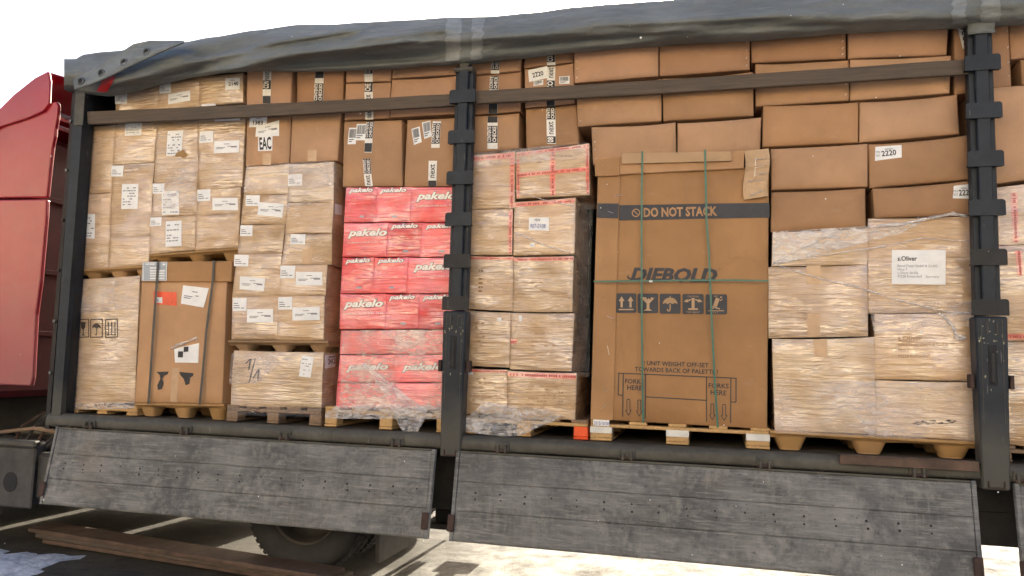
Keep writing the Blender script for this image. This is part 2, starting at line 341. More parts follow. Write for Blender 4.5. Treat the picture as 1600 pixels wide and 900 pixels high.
# ------------------------------------------------------------------ cartons with a slightly bulged front, and print that follows it
def wob(X, Z, s): return noise.noise(Vector((X * 3.1 + s * 7.3, Z * 3.1 - s * 3.7, s)))
class Carton:
    def __init__(s, name, q, Y=.12, d=.45, mat=None, label='', bulge=.006, lean=0.0, cat='carton', group=None, n=10, chamfer=.006, rough=.007, sag=None):
        s.name, s.label, s.cat, s.group = name, label, cat, group
        s.Y, s.bulge, s.lean, s.rough, s.seed = Y, bulge, lean, rough, random.uniform(0, 50)
        s.q = [P(px, py, Y) for px, py in q]
        c = sum(s.q, Vector()) / 4
        sh = -.0022 if mat.name.startswith('film') or mat.name.startswith('lightly') else .0015
        if sh < .001: chamfer = .0025
        s.q = [p + Vector((sh if p.x < c.x else -sh, 0, sh if p.z < c.z else -sh)) for p in s.q]
        s.sag = (random.uniform(.002, .007) if sag is None else sag) if bulge > .005 and group else 0.0
        A, B, C, D = s.q; W = (B - A).length; H = (D - A).length
        V = []; F = []; cu, cv = chamfer / W, chamfer / H
        for j in range(n + 1):
            for i in range(n + 1):
                u = cu + (1 - 2 * cu) * i / n; v = cv + (1 - 2 * cv) * j / n
                p = s.bil(u, v); V.append(Vector((p.x, s.fy(u, v, p), p.z)))
        for j in range(n):
            for i in range(n): F.append((j * (n + 1) + i, (j + 1) * (n + 1) + i, (j + 1) * (n + 1) + i + 1, j * (n + 1) + i + 1))
        loop = [(i, 0) for i in range(n)] + [(n, j) for j in range(n)] + [(i, n) for i in range(n, 0, -1)] + [(0, j) for j in range(n, 0, -1)]
        L = len(loop); r0 = len(V)
        for i, j in loop:
            p = s.bil(i / n, j / n); b = s.bul(i / n, j / n)
            V.append(Vector((p.x, s.fy(i / n, j / n, p) + chamfer, p.z)))
        for i, j in loop:
            p = s.bil(i / n, j / n); V.append(Vector((p.x, Y + d, p.z)))
        nb = len(F)
        for k in range(L):
            a = loop[k]; b = loop[(k + 1) % L]
            F.append((a[1] * (n + 1) + a[0], b[1] * (n + 1) + b[0], r0 + (k + 1) % L, r0 + k))
        ns = len(F)
        for k in range(L): F.append((r0 + k, r0 + (k + 1) % L, r0 + L + (k + 1) % L, r0 + L + k))
        F.append(tuple(r0 + L + k for k in range(L)))
        s.ob = mk(name, V, F, mat, None, True, None, set(range(ns, len(F))))
        tag(s.ob, label, cat, group); s.root = None; s.layer = 0
    def bil(s, u, v):
        A, B, C, D = s.q; p = A * (1 - u) * (1 - v) + B * u * (1 - v) + C * u * v + D * (1 - u) * v; p.z -= s.sag * (1 - (2 * u - 1) ** 2) * (1 - v) ** 2; return p
    def bul(s, u, v): return (1 - (2 * u - 1) ** 4) * (1 - (2 * v - 1) ** 4)
    def fy(s, u, v, p): return s.Y - s.bulge * s.bul(u, v) - s.lean * (1 - v) - s.rough * wob(p.x, p.z, s.seed)
    def uv(s, X, Z):
        A, B, C, D = s.q; u = v = .5
        for _ in range(5):
            p = s.bil(u, v); e = Vector((X - p.x, Z - p.z))
            du = (B - A) * (1 - v) + (C - D) * v; dv = (D - A) * (1 - u) + (C - B) * u
            det = du.x * dv.z - du.z * dv.x
            u += (e.x * dv.z - e.y * dv.x) / det; v += (du.x * e.y - du.z * e.x) / det
        return u, v
    def on(s, X, Z, eps):
        u, v = s.uv(X, Z); u = min(1, max(0, u)); v = min(1, max(0, v)); return Vector((X, s.fy(u, v, Vector((X, 0, Z))) - eps, Z))
    def base(s):
        if s.root is None:
            o = s.ob; org = ORG[o.name].copy(); nm = s.name
            for k in ('label', 'category', 'group'):
                if k in o: del o[k]
            o.name = 'body'; ORG[o.name] = org
            s.root = empty(nm, org, s.label, s.cat, s.group); o.parent = s.root; o.location = (0, 0, 0)
        return s.root
    # all in photograph-measured positions on this carton's own front plane
    def patch(s, name, q, mat, eps=.0022, parent=None, nx=4, ny=4, label=None, curl=0):
        s.base(); Q = [P(px, py, s.Y) for px, py in q]; V = []; F = []
        for j in range(ny + 1):
            for i in range(nx + 1):
                u, v = i / nx, j / ny; p = Q[0] * (1 - u) * (1 - v) + Q[1] * u * (1 - v) + Q[2] * u * v + Q[3] * (1 - u) * v
                w_ = s.on(p.x, p.z, eps); w_.y -= curl * (u * v) ** 2; V.append(w_)
        for j in range(ny):
            for i in range(nx): F.append((j * (nx + 1) + i, (j + 1) * (nx + 1) + i, (j + 1) * (nx + 1) + i + 1, j * (nx + 1) + i + 1))
        o = mk(name, V, F, mat, parent or s.root, True); 
        if label: o['label'] = label
        return o
    def polys(s, name, PL, mat, eps=.003, parent=None, label=None):
        """polygons of (x, z) world points"""
        s.base(); V = []; F = []
        for pl in PL:
            k = len(V); V += [s.on(x, z, eps) for x, z in pl]; F.append(tuple(range(k, k + len(pl))))
        o = mk(name, V, F, mat, parent or s.root)
        if name in ('printed_text', 'dark_smudges'): o['kind'] = 'stuff'
        if label: o['label'] = label
        return o
    def text(s, txt, a, b, hpx, mat, eps=.0032, bold=.0, shear=.0, parent=None, name='printed_lettering', label=None):
        """lettering with its baseline from photo point a to b, hpx tall"""
        s.base(); A = P(*a, s.Y); B = P(*b, s.Y); dx = B - A
        dpx = Vector((b[0] - a[0], b[1] - a[1])); up = Vector((dpx.y, -dpx.x)).normalized() * hpx
        U = P(a[0] + up.x, a[1] + up.y, s.Y) - A
        TV, TF = text_shape(txt, bold, shear)
        V = [A + dx * x + U * y for x, y in TV]; V = [s.on(p.x, p.z, eps) for p in V]
        o = mk(name, V, TF, mat, parent or s.root)
        if label: o['label'] = label
        return o
    def sticker(s, q, lines='rows', mat=None, eps=.0022, name='label_sticker', curl=0, label=None, ink=None):
        st = s.patch(name, q, mat or m_paper, eps, None, 3, 3, label, curl)
        Q = [P(px, py, s.Y) for px, py in q]; bl = lambda u, v: Q[0] * (1 - u) * (1 - v) + Q[1] * u * (1 - v) + Q[2] * u * v + Q[3] * (1 - u) * v
        R = []
        def bar(u0, u1, v0, v1):
            R.append([(bl(u0, v1).x, bl(u0, v1).z), (bl(u1, v1).x, bl(u1, v1).z), (bl(u1, v0).x, bl(u1, v0).z), (bl(u0, v0).x, bl(u0, v0).z)])
        if lines == 'rows':
            v = .14
            while v < .9:
                u = .08
                while u < .8:
                    e = min(.92, u + random.uniform(.06, .22))
                    if random.random() < .62: bar(u, e, v, v + .045)
                    u = e + .04
                v += random.choice((.11, .11, .2))
        elif lines == 'address':
            for v, a, b in ((.25, .40, .62), (.45, .55, .90), (.52, .1, .45), (.62, .1, .38)): bar(a, b, v, v + .05)
            bar(.68, .92, .5, .58)
        elif lines == 'small':
            for v, a, b in ((.38, .08, .4), (.55, .08, .5), (.72, .08, .55), (.74, .62, .85)): bar(a, b, v, v + .07)
        elif lines == 'barcode':
            u = .1
            while u < .9:
                wd = random.uniform(.02, .05); bar(u, u + wd, .08, .62); u += wd + random.uniform(.015, .04)
            bar(.1, .7, .70, .75); bar(.1, .5, .82, .87)
        if R: s.polys('printed_text', R, ink or m_ink, eps + .0012, st)
        return st
    def code(s, q, num, nq, hpx=None, bold=.02):
        """white sticker with a four-figure number"""
        st = s.sticker(q, None); a, b, h = nq; s.text(num, a, b, h, m_black, .0036, bold, 0, st, 'printed_number')
        Q = q; s.patch('printed_text', [(Q[0][0] + (Q[1][0] - Q[0][0]) * .35, Q[0][1] + (Q[3][1] - Q[0][1]) * .16), (Q[0][0] + (Q[1][0] - Q[0][0]) * .65, Q[0][1] + (Q[3][1] - Q[0][1]) * .15), (Q[0][0] + (Q[1][0] - Q[0][0]) * .65, Q[0][1] + (Q[3][1] - Q[0][1]) * .21), (Q[0][0] + (Q[1][0] - Q[0][0]) * .35, Q[0][1] + (Q[3][1] - Q[0][1]) * .22)], m_ink, .0036, st, 1, 1)
        return st
    def tape(s, q, mat, eps=.0018, name='tape', ny=8, nx=2, label=None): return s.patch(name, q, mat, eps, None, nx, ny, label)
    def staples(s, sides='LR'):
        s.base(); V = MB(); A, B, C, D = s.q
        for side in sides:
            for k in range(4):
                v = .14 + k * .24 + random.uniform(-.03, .03); u = .035 if side == 'L' else .965
                p = s.bil(u, v); c = s.on(p.x, p.z, .002); a = random.uniform(.3, 1.2); t = Vector((math.cos(a), 0, math.sin(a)))
                V.tube([c - t * .007, c + t * .007], .0019, 5)
        V.build('staples', m_alu, s.root, False, 'stuff')

# ================================================================== GROUND
def ground():
    V = []; F = []; xs = [-400, -60, -20, -8] + [-6 + i * .5 for i in range(1, 32)] + [12, 25, 60, 400]; ys = [-400, -60, -25, -10, -5, -3] + [-2 + i * .35 for i in range(1, 26)] + [9, 14, 30, 80, 400]
    for y in ys:
        for x in xs: V.append((x, y, 0.02 * (noise.noise(Vector((x * .5, y * .5, 0)))) - .02))
    n = len(xs)
    for j in range(len(ys) - 1):
        for i in range(n - 1): F.append((j * n + i, j * n + i + 1, (j + 1) * n + i + 1, (j + 1) * n + i))
    o = mk('ground', V, F, m_ground, None, True); tag(o, 'dirty concrete yard under the truck, brightly lit in streaks', 'ground', None, 'structure')
ground()
def snow():
    V = []; F = []; nx, ny = 40, 26
    for j in range(ny + 1):
        for i in range(nx + 1):
            u, v = i / nx, j / ny; x = -6.2 + 3.1 * u; y = -2.6 + 2.85 * v
            e = min(u, 1 - u, v, 1 - v) * 6; h = .05 * min(1, e) * (.75 + .9 * noise.noise(Vector((x * 2.3, y * 2.3, 3)))) + .02 * noise.noise(Vector((x * 9, y * 9, 1))) - .02 * (1 - min(1, e))
            V.append((x + .15 * noise.noise(Vector((y * 2, x, 0))), y + .2 * noise.noise(Vector((x * 1.7, y, 5))), h))
    for j in range(ny):
        for i in range(nx): F.append((j * (nx + 1) + i, j * (nx + 1) + i + 1, (j + 1) * (nx + 1) + i + 1, (j + 1) * (nx + 1) + i))
    o = mk('packed_snow', V, F, m_snow, None, True); tag(o, 'bluish packed snow in the shade beside the brown planks', 'snow', None, 'stuff')
snow()

# ================================================================== unseen building added behind the camera for warm bounce and glints
m_clad = plain('warm_bounce_cladding', (.84, .72, .52), .55, .10, .6, 0, 0); m_gate = plain('dark_roller_door', (.10, .10, .11), .5, .2, 2, 0, 0); m_wglass = plain('window_glass', (.03, .035, .04), .06, .1, 2, 0, 0)
WH = empty('bounce_warehouse', (-8, -20, 0), 'unseen cream-clad building added behind the viewer to bounce warm light onto the load', 'building')
one_box('wall', -30, 13, -24, -16.1, 3.0, 9.0, m_wglass, WH, .02); one_box('dark_low_wall', -30, 13, -24, -16.02, -.1, 2.998, m_gate, WH, .02)  # dark lower wall added to keep low bounce light from under the truck
for k in range(11):
    x = -29.5 + k * 3.9; one_box('bounce_bay', x, x + 1.9, -16.1, -15.8, 3.0, 9.0, m_clad, WH, .02)  # bright bays spaced over dark glass to give patchy glints
one_box('roof', -30.3, 13.3, -24.3, -15.7, 9.0, 9.2, m_gate, WH)

# ================================================================== TRAILER
FL = 1.125                       # deck height
L = 3.309; LZ = 3.521; LP = .297  # post spacing, first pocket height, pocket pitch
TR = empty('semi_trailer', (1.0, 1.25, 0), 'open-sided curtain trailer with its tarpaulin rolled up, stacked full of cartons', 'trailer')
X0, X1 = -3.42, 4.75
one_box('deck', X0, X1, .03, 2.46, 1.06, FL, m_floor, TR)
# edge rail with a rounded lip
prof = [(.03, 1.035), (-.004, 1.035), (-.008, 1.05), (-.008, 1.085), (.0, 1.112), (.03, FL + .006), (.07, FL + .006), (.07, 1.06)]
mb = MB(); n = 60; V = []; F = []
for i in range(n + 1):
    x = X0 + (X1 - X0) * i / n
    for y, z in prof: V.append((x, y + .003 * noise.noise(Vector((x * 3, z * 9, 0))), z + .004 * noise.noise(Vector((x * 2, 4, z)))))
m = len(prof)
for i in range(n):
    for k in range(m - 1): F.append((i * m + k, (i + 1) * m + k, (i + 1) * m + k + 1, i * m + k + 1))
mk('edge_rail', V, F, m_rail, TR, True)
one_box('roof', X0, X1, .14, 2.46, 4.02, 4.06, m_inside, TR)
one_box('far_curtain', X0, X1, 2.44, 2.47, 1.05, 4.04, m_inside, TR)
one_box('front_bulkhead', X0, X0 + .05, .08, 2.44, FL, 4.02, m_post_black, TR)
one_box('rear_wall', X1 - .05, X1, .05, 2.44, FL, 4.02, m_inside, TR)
for y in (.78, 1.62): one_box('chassis_beam', -2.3, X1, y, y + .1, .74, 1.058, m_dark, TR)
for i in range(12):
    x = -3.2 + i * .7; one_box('cross_member', x, x + .06, .08, 2.4, .98, 1.058, m_dark, TR)
for z, z2 in ((.60, .804), (.8055, 1.04)): one_box('side_guard_rail', .2, X1, .34, .37, z, z2, m_dark, TR)
one_box('side_guard_rail', -.3, .2, .34, .37, .56, 1.03, m_dark, TR)
for x in (-.05, 2.4, 3.32): one_box('guard_bracket', x, x + .08, .37, .45, .60, 1.05, m_dark, TR)
# landing leg
lg = one_box('landing_leg', -.30, -.17, .55, .68, .42, 1.05, m_dark, TR); a = P(742, 855, .62); b = P(815, 855, .62)
one_box('foot', -.38, -.08, .48, .76, .38, .417, m_dark, lg)
lg = one_box('landing_leg', -.30, -.17, 1.82, 1.95, .42, 1.05, m_dark, TR)
one_box('foot', -.38, -.08, 1.75, 2.03, .38, .417, m_dark, lg)

def lug_plate(cx, z, wd, ht, y):
    r = .014; x0, x1, z0, z1 = cx - wd / 2, cx + wd / 2, z - ht / 2, z + ht / 2
    return [(x0, z0), (x1, z0), (x1, z1 - r), (x1 - r * .35, z1 - r * .35), (x1 - r, z1), (x0 + r, z1), (x0 + r * .35, z1 - r * .35), (x0, z1 - r)]
def post(X, ztop, lower):
    mb = MB(); zb = 2.02
    mb.box(X - .068, X + .068, .018, .085, zb, ztop, .004)
    p = mb.build('post', m_post, TR)
    one_box('centre_channel', X - .037, X + .037, -.012, .0165, zb + .01, ztop - .02, m_post, p, .006)
    for k in range(6):
        z = LZ - k * LP
        m_ = m_post if k < 4 else m_post_black
        MB().prism(lug_plate(X, z, .195, .096, 0), -.022, -.0135).build('pocket_lug', m_, p)
        for sx in (-1, 1): one_box('pocket_side', min(X + sx * .05, X + sx * .096), max(X + sx * .05, X + sx * .096), -.013, .016, z - .046, z - .038, m_post_black, p, .002)
    # lower housing, tapering towards its foot
    zt, zl = LZ - 5 * LP - .055, .985
    def tap(v):
        t = (zt - v.z) / (zt - zl); v = v.copy(); v.x = X + (v.x - X) * (1 - .16 * t) + (-.0) * t; return v
    h = MB().box(X - .086, X + .086, -.030, .085, zl, zt, .010, tap).build('lower_housing', m_post, p)
    q = lambda n_, a0, a1, c0, c1, y0, y1, mt: one_box(n_, X + a0, X + a1, y0, y1, zt + c0, zt + c1, mt, p, .003)
    q('handle_slot', -.022, .022, -.40, -.17, -.034, -.0305, m_hole); q('handle_lever', -.012, .012, -.385, -.21, -.040, -.0345, m_post_black)
    for sx in (-.03, .022): q('slot_plate', sx, sx + .012, -.105, -.03, -.036, -.0305, m_rim)
    for sx in (-.115, .093): q('hinge_block', sx, sx + .022, -.42, -.34, -.012, .05, m_rust)
    mbx = MB()
    for sx in (-.055, .055): mbx.box(X + sx - .0015, X + sx + .0015, -.0325, -.0305, zt - .62, zt - .02, .0005)
    mbx.build('worn_edge_line', m_rail, p)
    random.seed(int(X * 10) + 3); ch = MB()
    for _ in range(26):
        cx_, cz_ = X + random.uniform(-.07, .07), zt - random.choice((random.uniform(.02, .5), random.uniform(.10, .16))); a_ = random.uniform(.001, .007); b_ = random.uniform(.001, .012)
        ch.add([Vector((cx_ - a_, -.0306, cz_)), Vector((cx_, -.0306, cz_ - b_)), Vector((cx_ + a_, -.0306, cz_ + b_ * .4)), Vector((cx_, -.0306, cz_ + b_))], [(0, 1, 2, 3)])
    ch.build('paint_chips', m_chip, p, False, 'stuff')
    mbx = MB(); mbx.box(X - .045, X + .045, -.038, -.031, zl + .006, zl + .016, .002); mbx.box(X - .045, X - .036, -.038, -.031, zl + .016, zl + .05, .002); mbx.box(X + .036, X + .045, -.038, -.031, zl + .016, zl + .05, .002)
    mbx.build('foot_bracket', m_rust, p)
    return p
p2 = post(0.0, 3.74, True); one_box('post_neck', -.035, .035, .0, .07, 3.735, 3.92, m_rail, p2); one_box('roller_pin', -.075, .075, -.02, .06, 3.705, 3.74, m_rail, p2, .012)
p3 = post(L, 3.80, True)
def crumple(name, x0, x1, z0, z1, y, mat, parent, amp=.02):
    V = []; F = []; nx, nz = 14, 10
    for j in range(nz + 1):
        for i in range(nx + 1):
            u, v = i / nx, j / nz; x = x0 + (x1 - x0) * u; z = z0 + (z1 - z0) * v
            V.append((x, y - amp * (math.sin(math.pi * u) + .8 * noise.noise(Vector((x * 14, 0, z * 30)))) , z))
    for j in range(nz):
        for i in range(nx): F.append((j * (nx + 1) + i, j * (nx + 1) + i + 1, (j + 1) * (nx + 1) + i + 1, (j + 1) * (nx + 1) + i))
    o = mk(name, V, F, mat, parent, True); md = o.modifiers.new('s', 'SOLIDIFY'); md.thickness = .006; return o
crumple('taped_wrap', L - .075, L + .075, 3.70, 3.86, -.015, m_tarp, p3)

# front corner post: several upright sections
def slant(xt, xb, wt, wb, y0, y1, name, mat, ztop=3.80, zbot=1.03, par=TR):
    a = P(xt, 145, y0).x; b = P(xb, 665, y0).x
    c = P(xt + wt, 145, y0).x; d = P(xb + wb, 665, y0).x
    return MB().prism([(b, zbot), (d, zbot), (c, ztop), (a, ztop)], y0, y1).build(name, mat, par)
fp = slant(117, 79, 15, 14, .0, .10, 'front_post', m_post, 3.80)
slant(113, 70, 4.5, 7, .06, .12, 'front_post_flange', m_post_black, 3.88, 1.0, fp)
slant(131, 92, 7, 10, .05, .13, 'inner_channel', m_post_black, 3.74, 1.08, fp)
cq = [P(*t, -.012) for t in ((118.5, 146), (132.5, 146), (129, 195), (115, 196))]; MB().prism([(v.x, v.z) for v in cq[::-1]], -.012, -.002).build('front_post_cap', m_rail, fp)
for k in range(1, 7):
    z = LZ - k * LP + .0; c = P(127.5 - 6.1 * k + 1.5, 0, .02); t = (3.80 - z) / 2.77; x = P(127.5, 145, .03).x * (1 - t) + P(91, 665, .03).x * t
    one_box('pocket_lug', x - .02, x + .05, .022, .05, z - .05, z + .045, m_post, fp)
for k in range(6):
    z = 3.55 - k * .42; t = (3.80 - z) / 2.77; x = P(115, 145, .06).x * (1 - t) + P(73, 665, .06).x * t
    MB().tube([(x, .06, z), (x, .045, z)], .014, 10).build('bolt', m_rust if k in (2, 3) else m_ring, fp)

# drop sides hanging from the rail, each of three boards in an edge frame
ang = math.atan2(.10, .585)
def drop_side(x0, x1, name='sideboard', npl=3, skew=0.0):
    hz, hy = 1.028, -.012
    def M(v):     # v: x, outward offset (y), distance down (z)
        dz = v.z; return Vector((v.x, hy - dz * math.sin(ang) - v.y * math.cos(ang), hz - dz * math.cos(ang) + v.y * math.sin(ang)))
    Hh = .590
    sb = MB().box(x0, x1, -.022, .0, 0, Hh, .003, M).build(name, m_board, TR)
    for i in range(npl):
        a = .016 + (Hh - .022) * i / npl; b = .016 + (Hh - .022) * (i + 1) / npl - .003
        MB().box(x0 + .028, x1 - .028, .001, .010 + .0015 * (i % 2), a, b, .002, M).build('plank', m_board, sb)
    for xx in (x0, x1 - .026): MB().box(xx, xx + .026, .001, .016, 0, Hh, .003, M).build('edge_strip', m_board, sb)
    MB().box(x0 + .028, x1 - .028, .001, .013, 0, .013, .002, M).build('top_strip', m_rail, sb)
    rv = MB(); random.seed(int(x0 * 100) + 7); k = 0; x = x0 + .16
    while x < x1 - .1:
        for dz in ((.27, .312) if k % 7 != 3 else (.27,)):
            c = M(Vector((x + random.uniform(-.006, .006), .0118, dz + random.uniform(-.004, .004)))); nrm = Vector((0, -math.cos(ang), math.sin(ang)))
            rv.tube([c, c + nrm * .0022], random.uniform(.0055, .008), 7)
        x += .172; k += 1
    for _ in range(60):
        c = M(Vector((random.uniform(x0 + .05, x1 - .05), .0118, random.uniform(.03, .55)))); nrm = Vector((0, -math.cos(ang), math.sin(ang)))
        rv.tube([c, c + nrm * .0016], random.uniform(.002, .0038), 5)
    rv.build('rivets', m_hole, sb, False, 'stuff')
    for xx in (x0 + .004, x1 - .03): MB().box(xx - .02, xx + .03, .017, .034, Hh - .17, Hh - .06, .006, M).build('latch', m_rust, sb)
    return sb
drop_side(-3.30, -.105); drop_side(.045, 3.205); drop_side(3.40, 4.7)
for px, py in ((140, 664), (290, 672), (445, 679), (620, 690), (785, 697), (980, 710), (1195, 722), (1435, 738), (1598, 748)):
    c = P(px, py, -.02); mb = MB(); 
    hb = one_box('hinge_bracket', c.x - .05, c.x + .05, -.022, -.0085, 1.036, 1.098, m_rail, TR, .006)
    for sx in (-.034, .018): one_box('hinge_ear', c.x + sx, c.x + sx + .016, -.046, -.0225, 1.030, 1.085, m_rail, hb, .004)
    MB().tube([(c.x - .045, -.036, 1.045), (c.x + .045, -.036, 1.045)], .009, 8).build('hinge_pin', m_rust, hb)

# ---- rolled-up tarpaulin along the roof edge
TOPL = [(90, 92), (118, 92), (130, 85), (160, 81), (190, 79), (212, 70), (240, 66), (285, 66), (330, 58), (400, 47), (470, 38), (520, 38), (560, 35), (640, 31), (700, 27), (760, 26), (830, 20), (900, 11), (960, 6), (1020, 2), (1100, -5), (1300, -16), (1480, -25), (1700, -36)]
BOTL = [(90, 140), (115, 140), (130, 144), (165, 147), (195, 142), (222, 134), (250, 126), (300, 116), (350, 109), (400, 107), (450, 108), (530, 107), (600, 104), (680, 98), (730, 96), (800, 88), (900, 77), (1000, 69), (1100, 62), (1170, 59), (1250, 53), (1320, 47), (1440, 41), (1530, 37), (1600, 33), (1700, 28)]
def interp(T, x):
    for (a, b), (c, d) in zip(T, T[1:]):
        if a <= x <= c:
            t = (x - a) / (c - a); t = t * t * (3 - 2 * t) * .5 + t * .5; return b + (d - b) * t
    return T[-1][1]
FOLDS = [  # crease lines seen on the roll: x0,y0,x1,y1,half width px,height m
    (330, 116, 470, 84, 7, .045), (470, 84, 640, 64, 8, .05), (250, 118, 380, 98, 7, -.03), (400, 70, 560, 46, 8, .035), (440, 104, 700, 88, 7, -.03),
    (560, 60, 700, 45, 9, .03), (640, 66, 900, 50, 10, .03), (700, 82, 1000, 58, 8, -.02), (900, 40, 1250, 24, 9, .022), (1000, 22, 1500, 6, 9, -.015),
    (800, 62, 1150, 42, 7, .018), (1250, 36, 1520, 26, 7, .02), (150, 100, 260, 82, 9, -.02), (170, 132, 300, 104, 8, .03), (300, 90, 420, 64, 7, -.025), (1100, 46, 1300, 38, 6, -.016)]
def fold(px, py):
    h = 0
    for x0, y0, x1, y1, wd, am in FOLDS:
        dx, dy = x1 - x0, y1 - y0; Lq = dx * dx + dy * dy; t = ((px - x0) * dx + (py - y0) * dy) / Lq
        e = max(0, min(1, (t + .12) * 5)) * max(0, min(1, (1.12 - t) * 5)); d = ((py - y0) * dx - (px - x0) * dy) / math.sqrt(Lq)
        k = d / wd; h += (2.3 if x1 <= 700 else 1.7) * am * e * (math.exp(-(k * 1.5) ** 2) if k > 0 else math.exp(-(k * .5) ** 2))
    return h
def tarp_pt(px, s, off=0.0):
    """s: 0 lower lip .. 1 crest, beyond 1 runs back over the roof"""
    yt, yb = interp(TOPL, px), interp(BOTL, px)
    if s <= 1:
        py = yb + (yt - yb) * s
        yy = .02 - .16 * math.sin(math.pi * min(1, max(0, s * .94 + .03))) ** .7 + .02 * s
        yy -= fold(px, py) + .020 * noise.noise(Vector((px * .012, py * .045, 2))) + .010 * noise.noise(Vector((px * .02 + py * .04, py * .10 + px * .012, 7))) + .003 * noise.noise(Vector((px * .09, py * .2, 5)))
        p = P(px, py, yy - off); return p
    c = P(px, yt, .02); t = s - 1
    return Vector((c.x, c.y + t * 1.1, c.z - .03 * t + .03 * math.sin(min(1, t * 3) * math.pi) * 0 - .05 * min(1, t * 2)))
V = []; F = []; cols = [100 + i * 6.2 for i in range(0, 259)]; rows = [-.14, -.07] + [i / 30 for i in range(31)] + [1.05, 1.3, 1.8]
for px in cols:
    for s in rows:
        if s < 0:
            p = tarp_pt(px, 0); V.append(Vector((p.x, p.y + (.05 if s > -.1 else .12), p.z + (-.004 if s > -.1 else .03))))
        else: V.append(tarp_pt(px, s))
m = len(rows)
for i in range(len(cols) - 1):
    for k in range(m - 1): F.append((i * m + k, (i + 1) * m + k, (i + 1) * m + k + 1, i * m + k + 1))
tarp = mk('rolled_tarpaulin', V, F, m_tarp, TR, True)
def tarp_patch(name, x0t, x1t, x0b, x1b, s0, s1, mat, off=.006, n=16, ragged=0):
    V = []; F = []
    for j in range(n + 1):
        s = s0 + (s1 - s0) * j / n; a = x0b + (x0t - x0b) * j / n; b = x1b + (x1t - x1b) * j / n
        r0 = ragged * noise.noise(Vector((j * .5, 1, x0t))); r1 = ragged * noise.noise(Vector((j * .5, 9, x0t)))
        for i in range(n + 1): V.append(tarp_pt(a + r0 + (b + r1 - a - r0) * i / n, s, off))
    for j in range(n):
        for i in range(n): F.append((j * (n + 1) + i, j * (n + 1) + i + 1, (j + 1) * (n + 1) + i + 1, (j + 1) * (n + 1) + i))
    return mk(name, V, F, mat, tarp, True)
for a in ((697, 722, 696, 718), (738, 757, 736, 752), (1489, 1512, 1487, 1508), (1534, 1566, 1532, 1562)):
    o = tarp_patch('pale_band', a[0], a[1], a[2], a[3], .03, .97, m_tarp_light, .005, 18, 6); o['label'] = 'paler worn band on the tarpaulin over a post'
tarp_patch('dark_streak', 722, 738, 718, 736, .0, .97, m_tarp, .004, 14, 6); 
rs = tarp_patch('red_stripe', 163, 181, 151, 168, .05, .42, m_redstripe, .008, 8)
# turned-back flap with a row of eyelets
fl = [(119, 128), (150, 112), (180, 96), (208, 78), (232, 66), (268, 66), (292, 66), (262, 82), (228, 98), (190, 116), (155, 131), (122, 141)]
V = []; F = []; up_ = [(116, 126), (140, 112), (165, 98), (190, 82), (210, 69), (235, 64), (262, 65), (288, 65)]; dn_ = [(118, 141), (142, 133), (166, 123), (190, 112), (214, 100), (238, 89), (262, 78), (289, 67)]
nr = 8
for (ax, ay), (bx, by) in zip(up_, dn_):
    for j in range(nr + 1):
        t = j / nr; V.append(P(ax + (bx - ax) * t, ay + (by - ay) * t, -.215 + .02 * math.cos(t * 3) + .012 * noise.noise(Vector((ax * .03, t * 2, 0)))))
for i in range(len(up_) - 1):
    for j in range(nr): F.append((i * (nr + 1) + j, i * (nr + 1) + j + 1, (i + 1) * (nr + 1) + j + 1, (i + 1) * (nr + 1) + j))
flap = mk('eyelet_flap', V, F, m_tarp_flap, tarp, True); md = flap.modifiers.new('thickness', 'SOLIDIFY'); md.thickness = .012; md.offset = 1
def disc(c, r, n=18): return [(c.x + r * math.cos(2 * math.pi * k / n), c.z + r * math.sin(2 * math.pi * k / n)) for k in range(n)]
for ex, ey in ((126, 127), (158, 114), (193.5, 97.5), (229, 81.5)):
    c = P(ex, ey, -.24); V = []; 
    MB().lathe([(.021, .004), (.022, -.006), (.030, -.007), (.035, .002), (.034, .006)], (c.x, -.24, c.z), 20).build('eyelet', m_ring, tarp, True)
    MB().prism(disc(c, .0215), -.2385, -.236).build('eyelet_hole', m_hole, tarp)

# ---- wooden battens held in the pockets
def batten(a, b, c, d, label):
    """left top, right top, right bottom, left bottom photo points at the post face"""
    Y0, Y1 = .017, .045
    q = [P(*t, Y0) for t in (a, b, c, d)]; n = 40; V = []; F = []
    for i in range(n + 1):
        u = i / n; t = q[0].lerp(q[1], u); o = q[3].lerp(q[2], u); sag = -.006 * math.sin(math.pi * u); w_ = .003 * noise.noise(Vector((u * 6, 0, 1)))
        V += [Vector((t.x, Y0 + .004, t.z + sag + w_)), Vector((t.x, Y0, t.z - .004 + sag + w_)), Vector((o.x, Y0, o.z + .004 + sag)), Vector((o.x, Y0 + .004, o.z + sag)), Vector((o.x, Y1, o.z + sag)), Vector((t.x, Y1, t.z + sag + w_))]
    for i in range(n):
        for k in range(6): F.append((i * 6 + k, i * 6 + (k + 1) % 6, (i + 1) * 6 + (k + 1) % 6, (i + 1) * 6 + k))
    F += [tuple(range(6))[::-1], tuple(range(n * 6, n * 6 + 6))]
    o = mk('wooden_batten', V, F, m_batten); tag(o, label, 'batten', 'wooden battens in the post pockets'); return o
batten((136, 174), (711, 146.5), (711, 165), (137, 194), 'weathered wooden batten from the front corner post to the middle post')
batten((739, 142), (1514, 92), (1514, 115), (740, 162), 'weathered wooden batten right of the middle post, across the upper cartons')

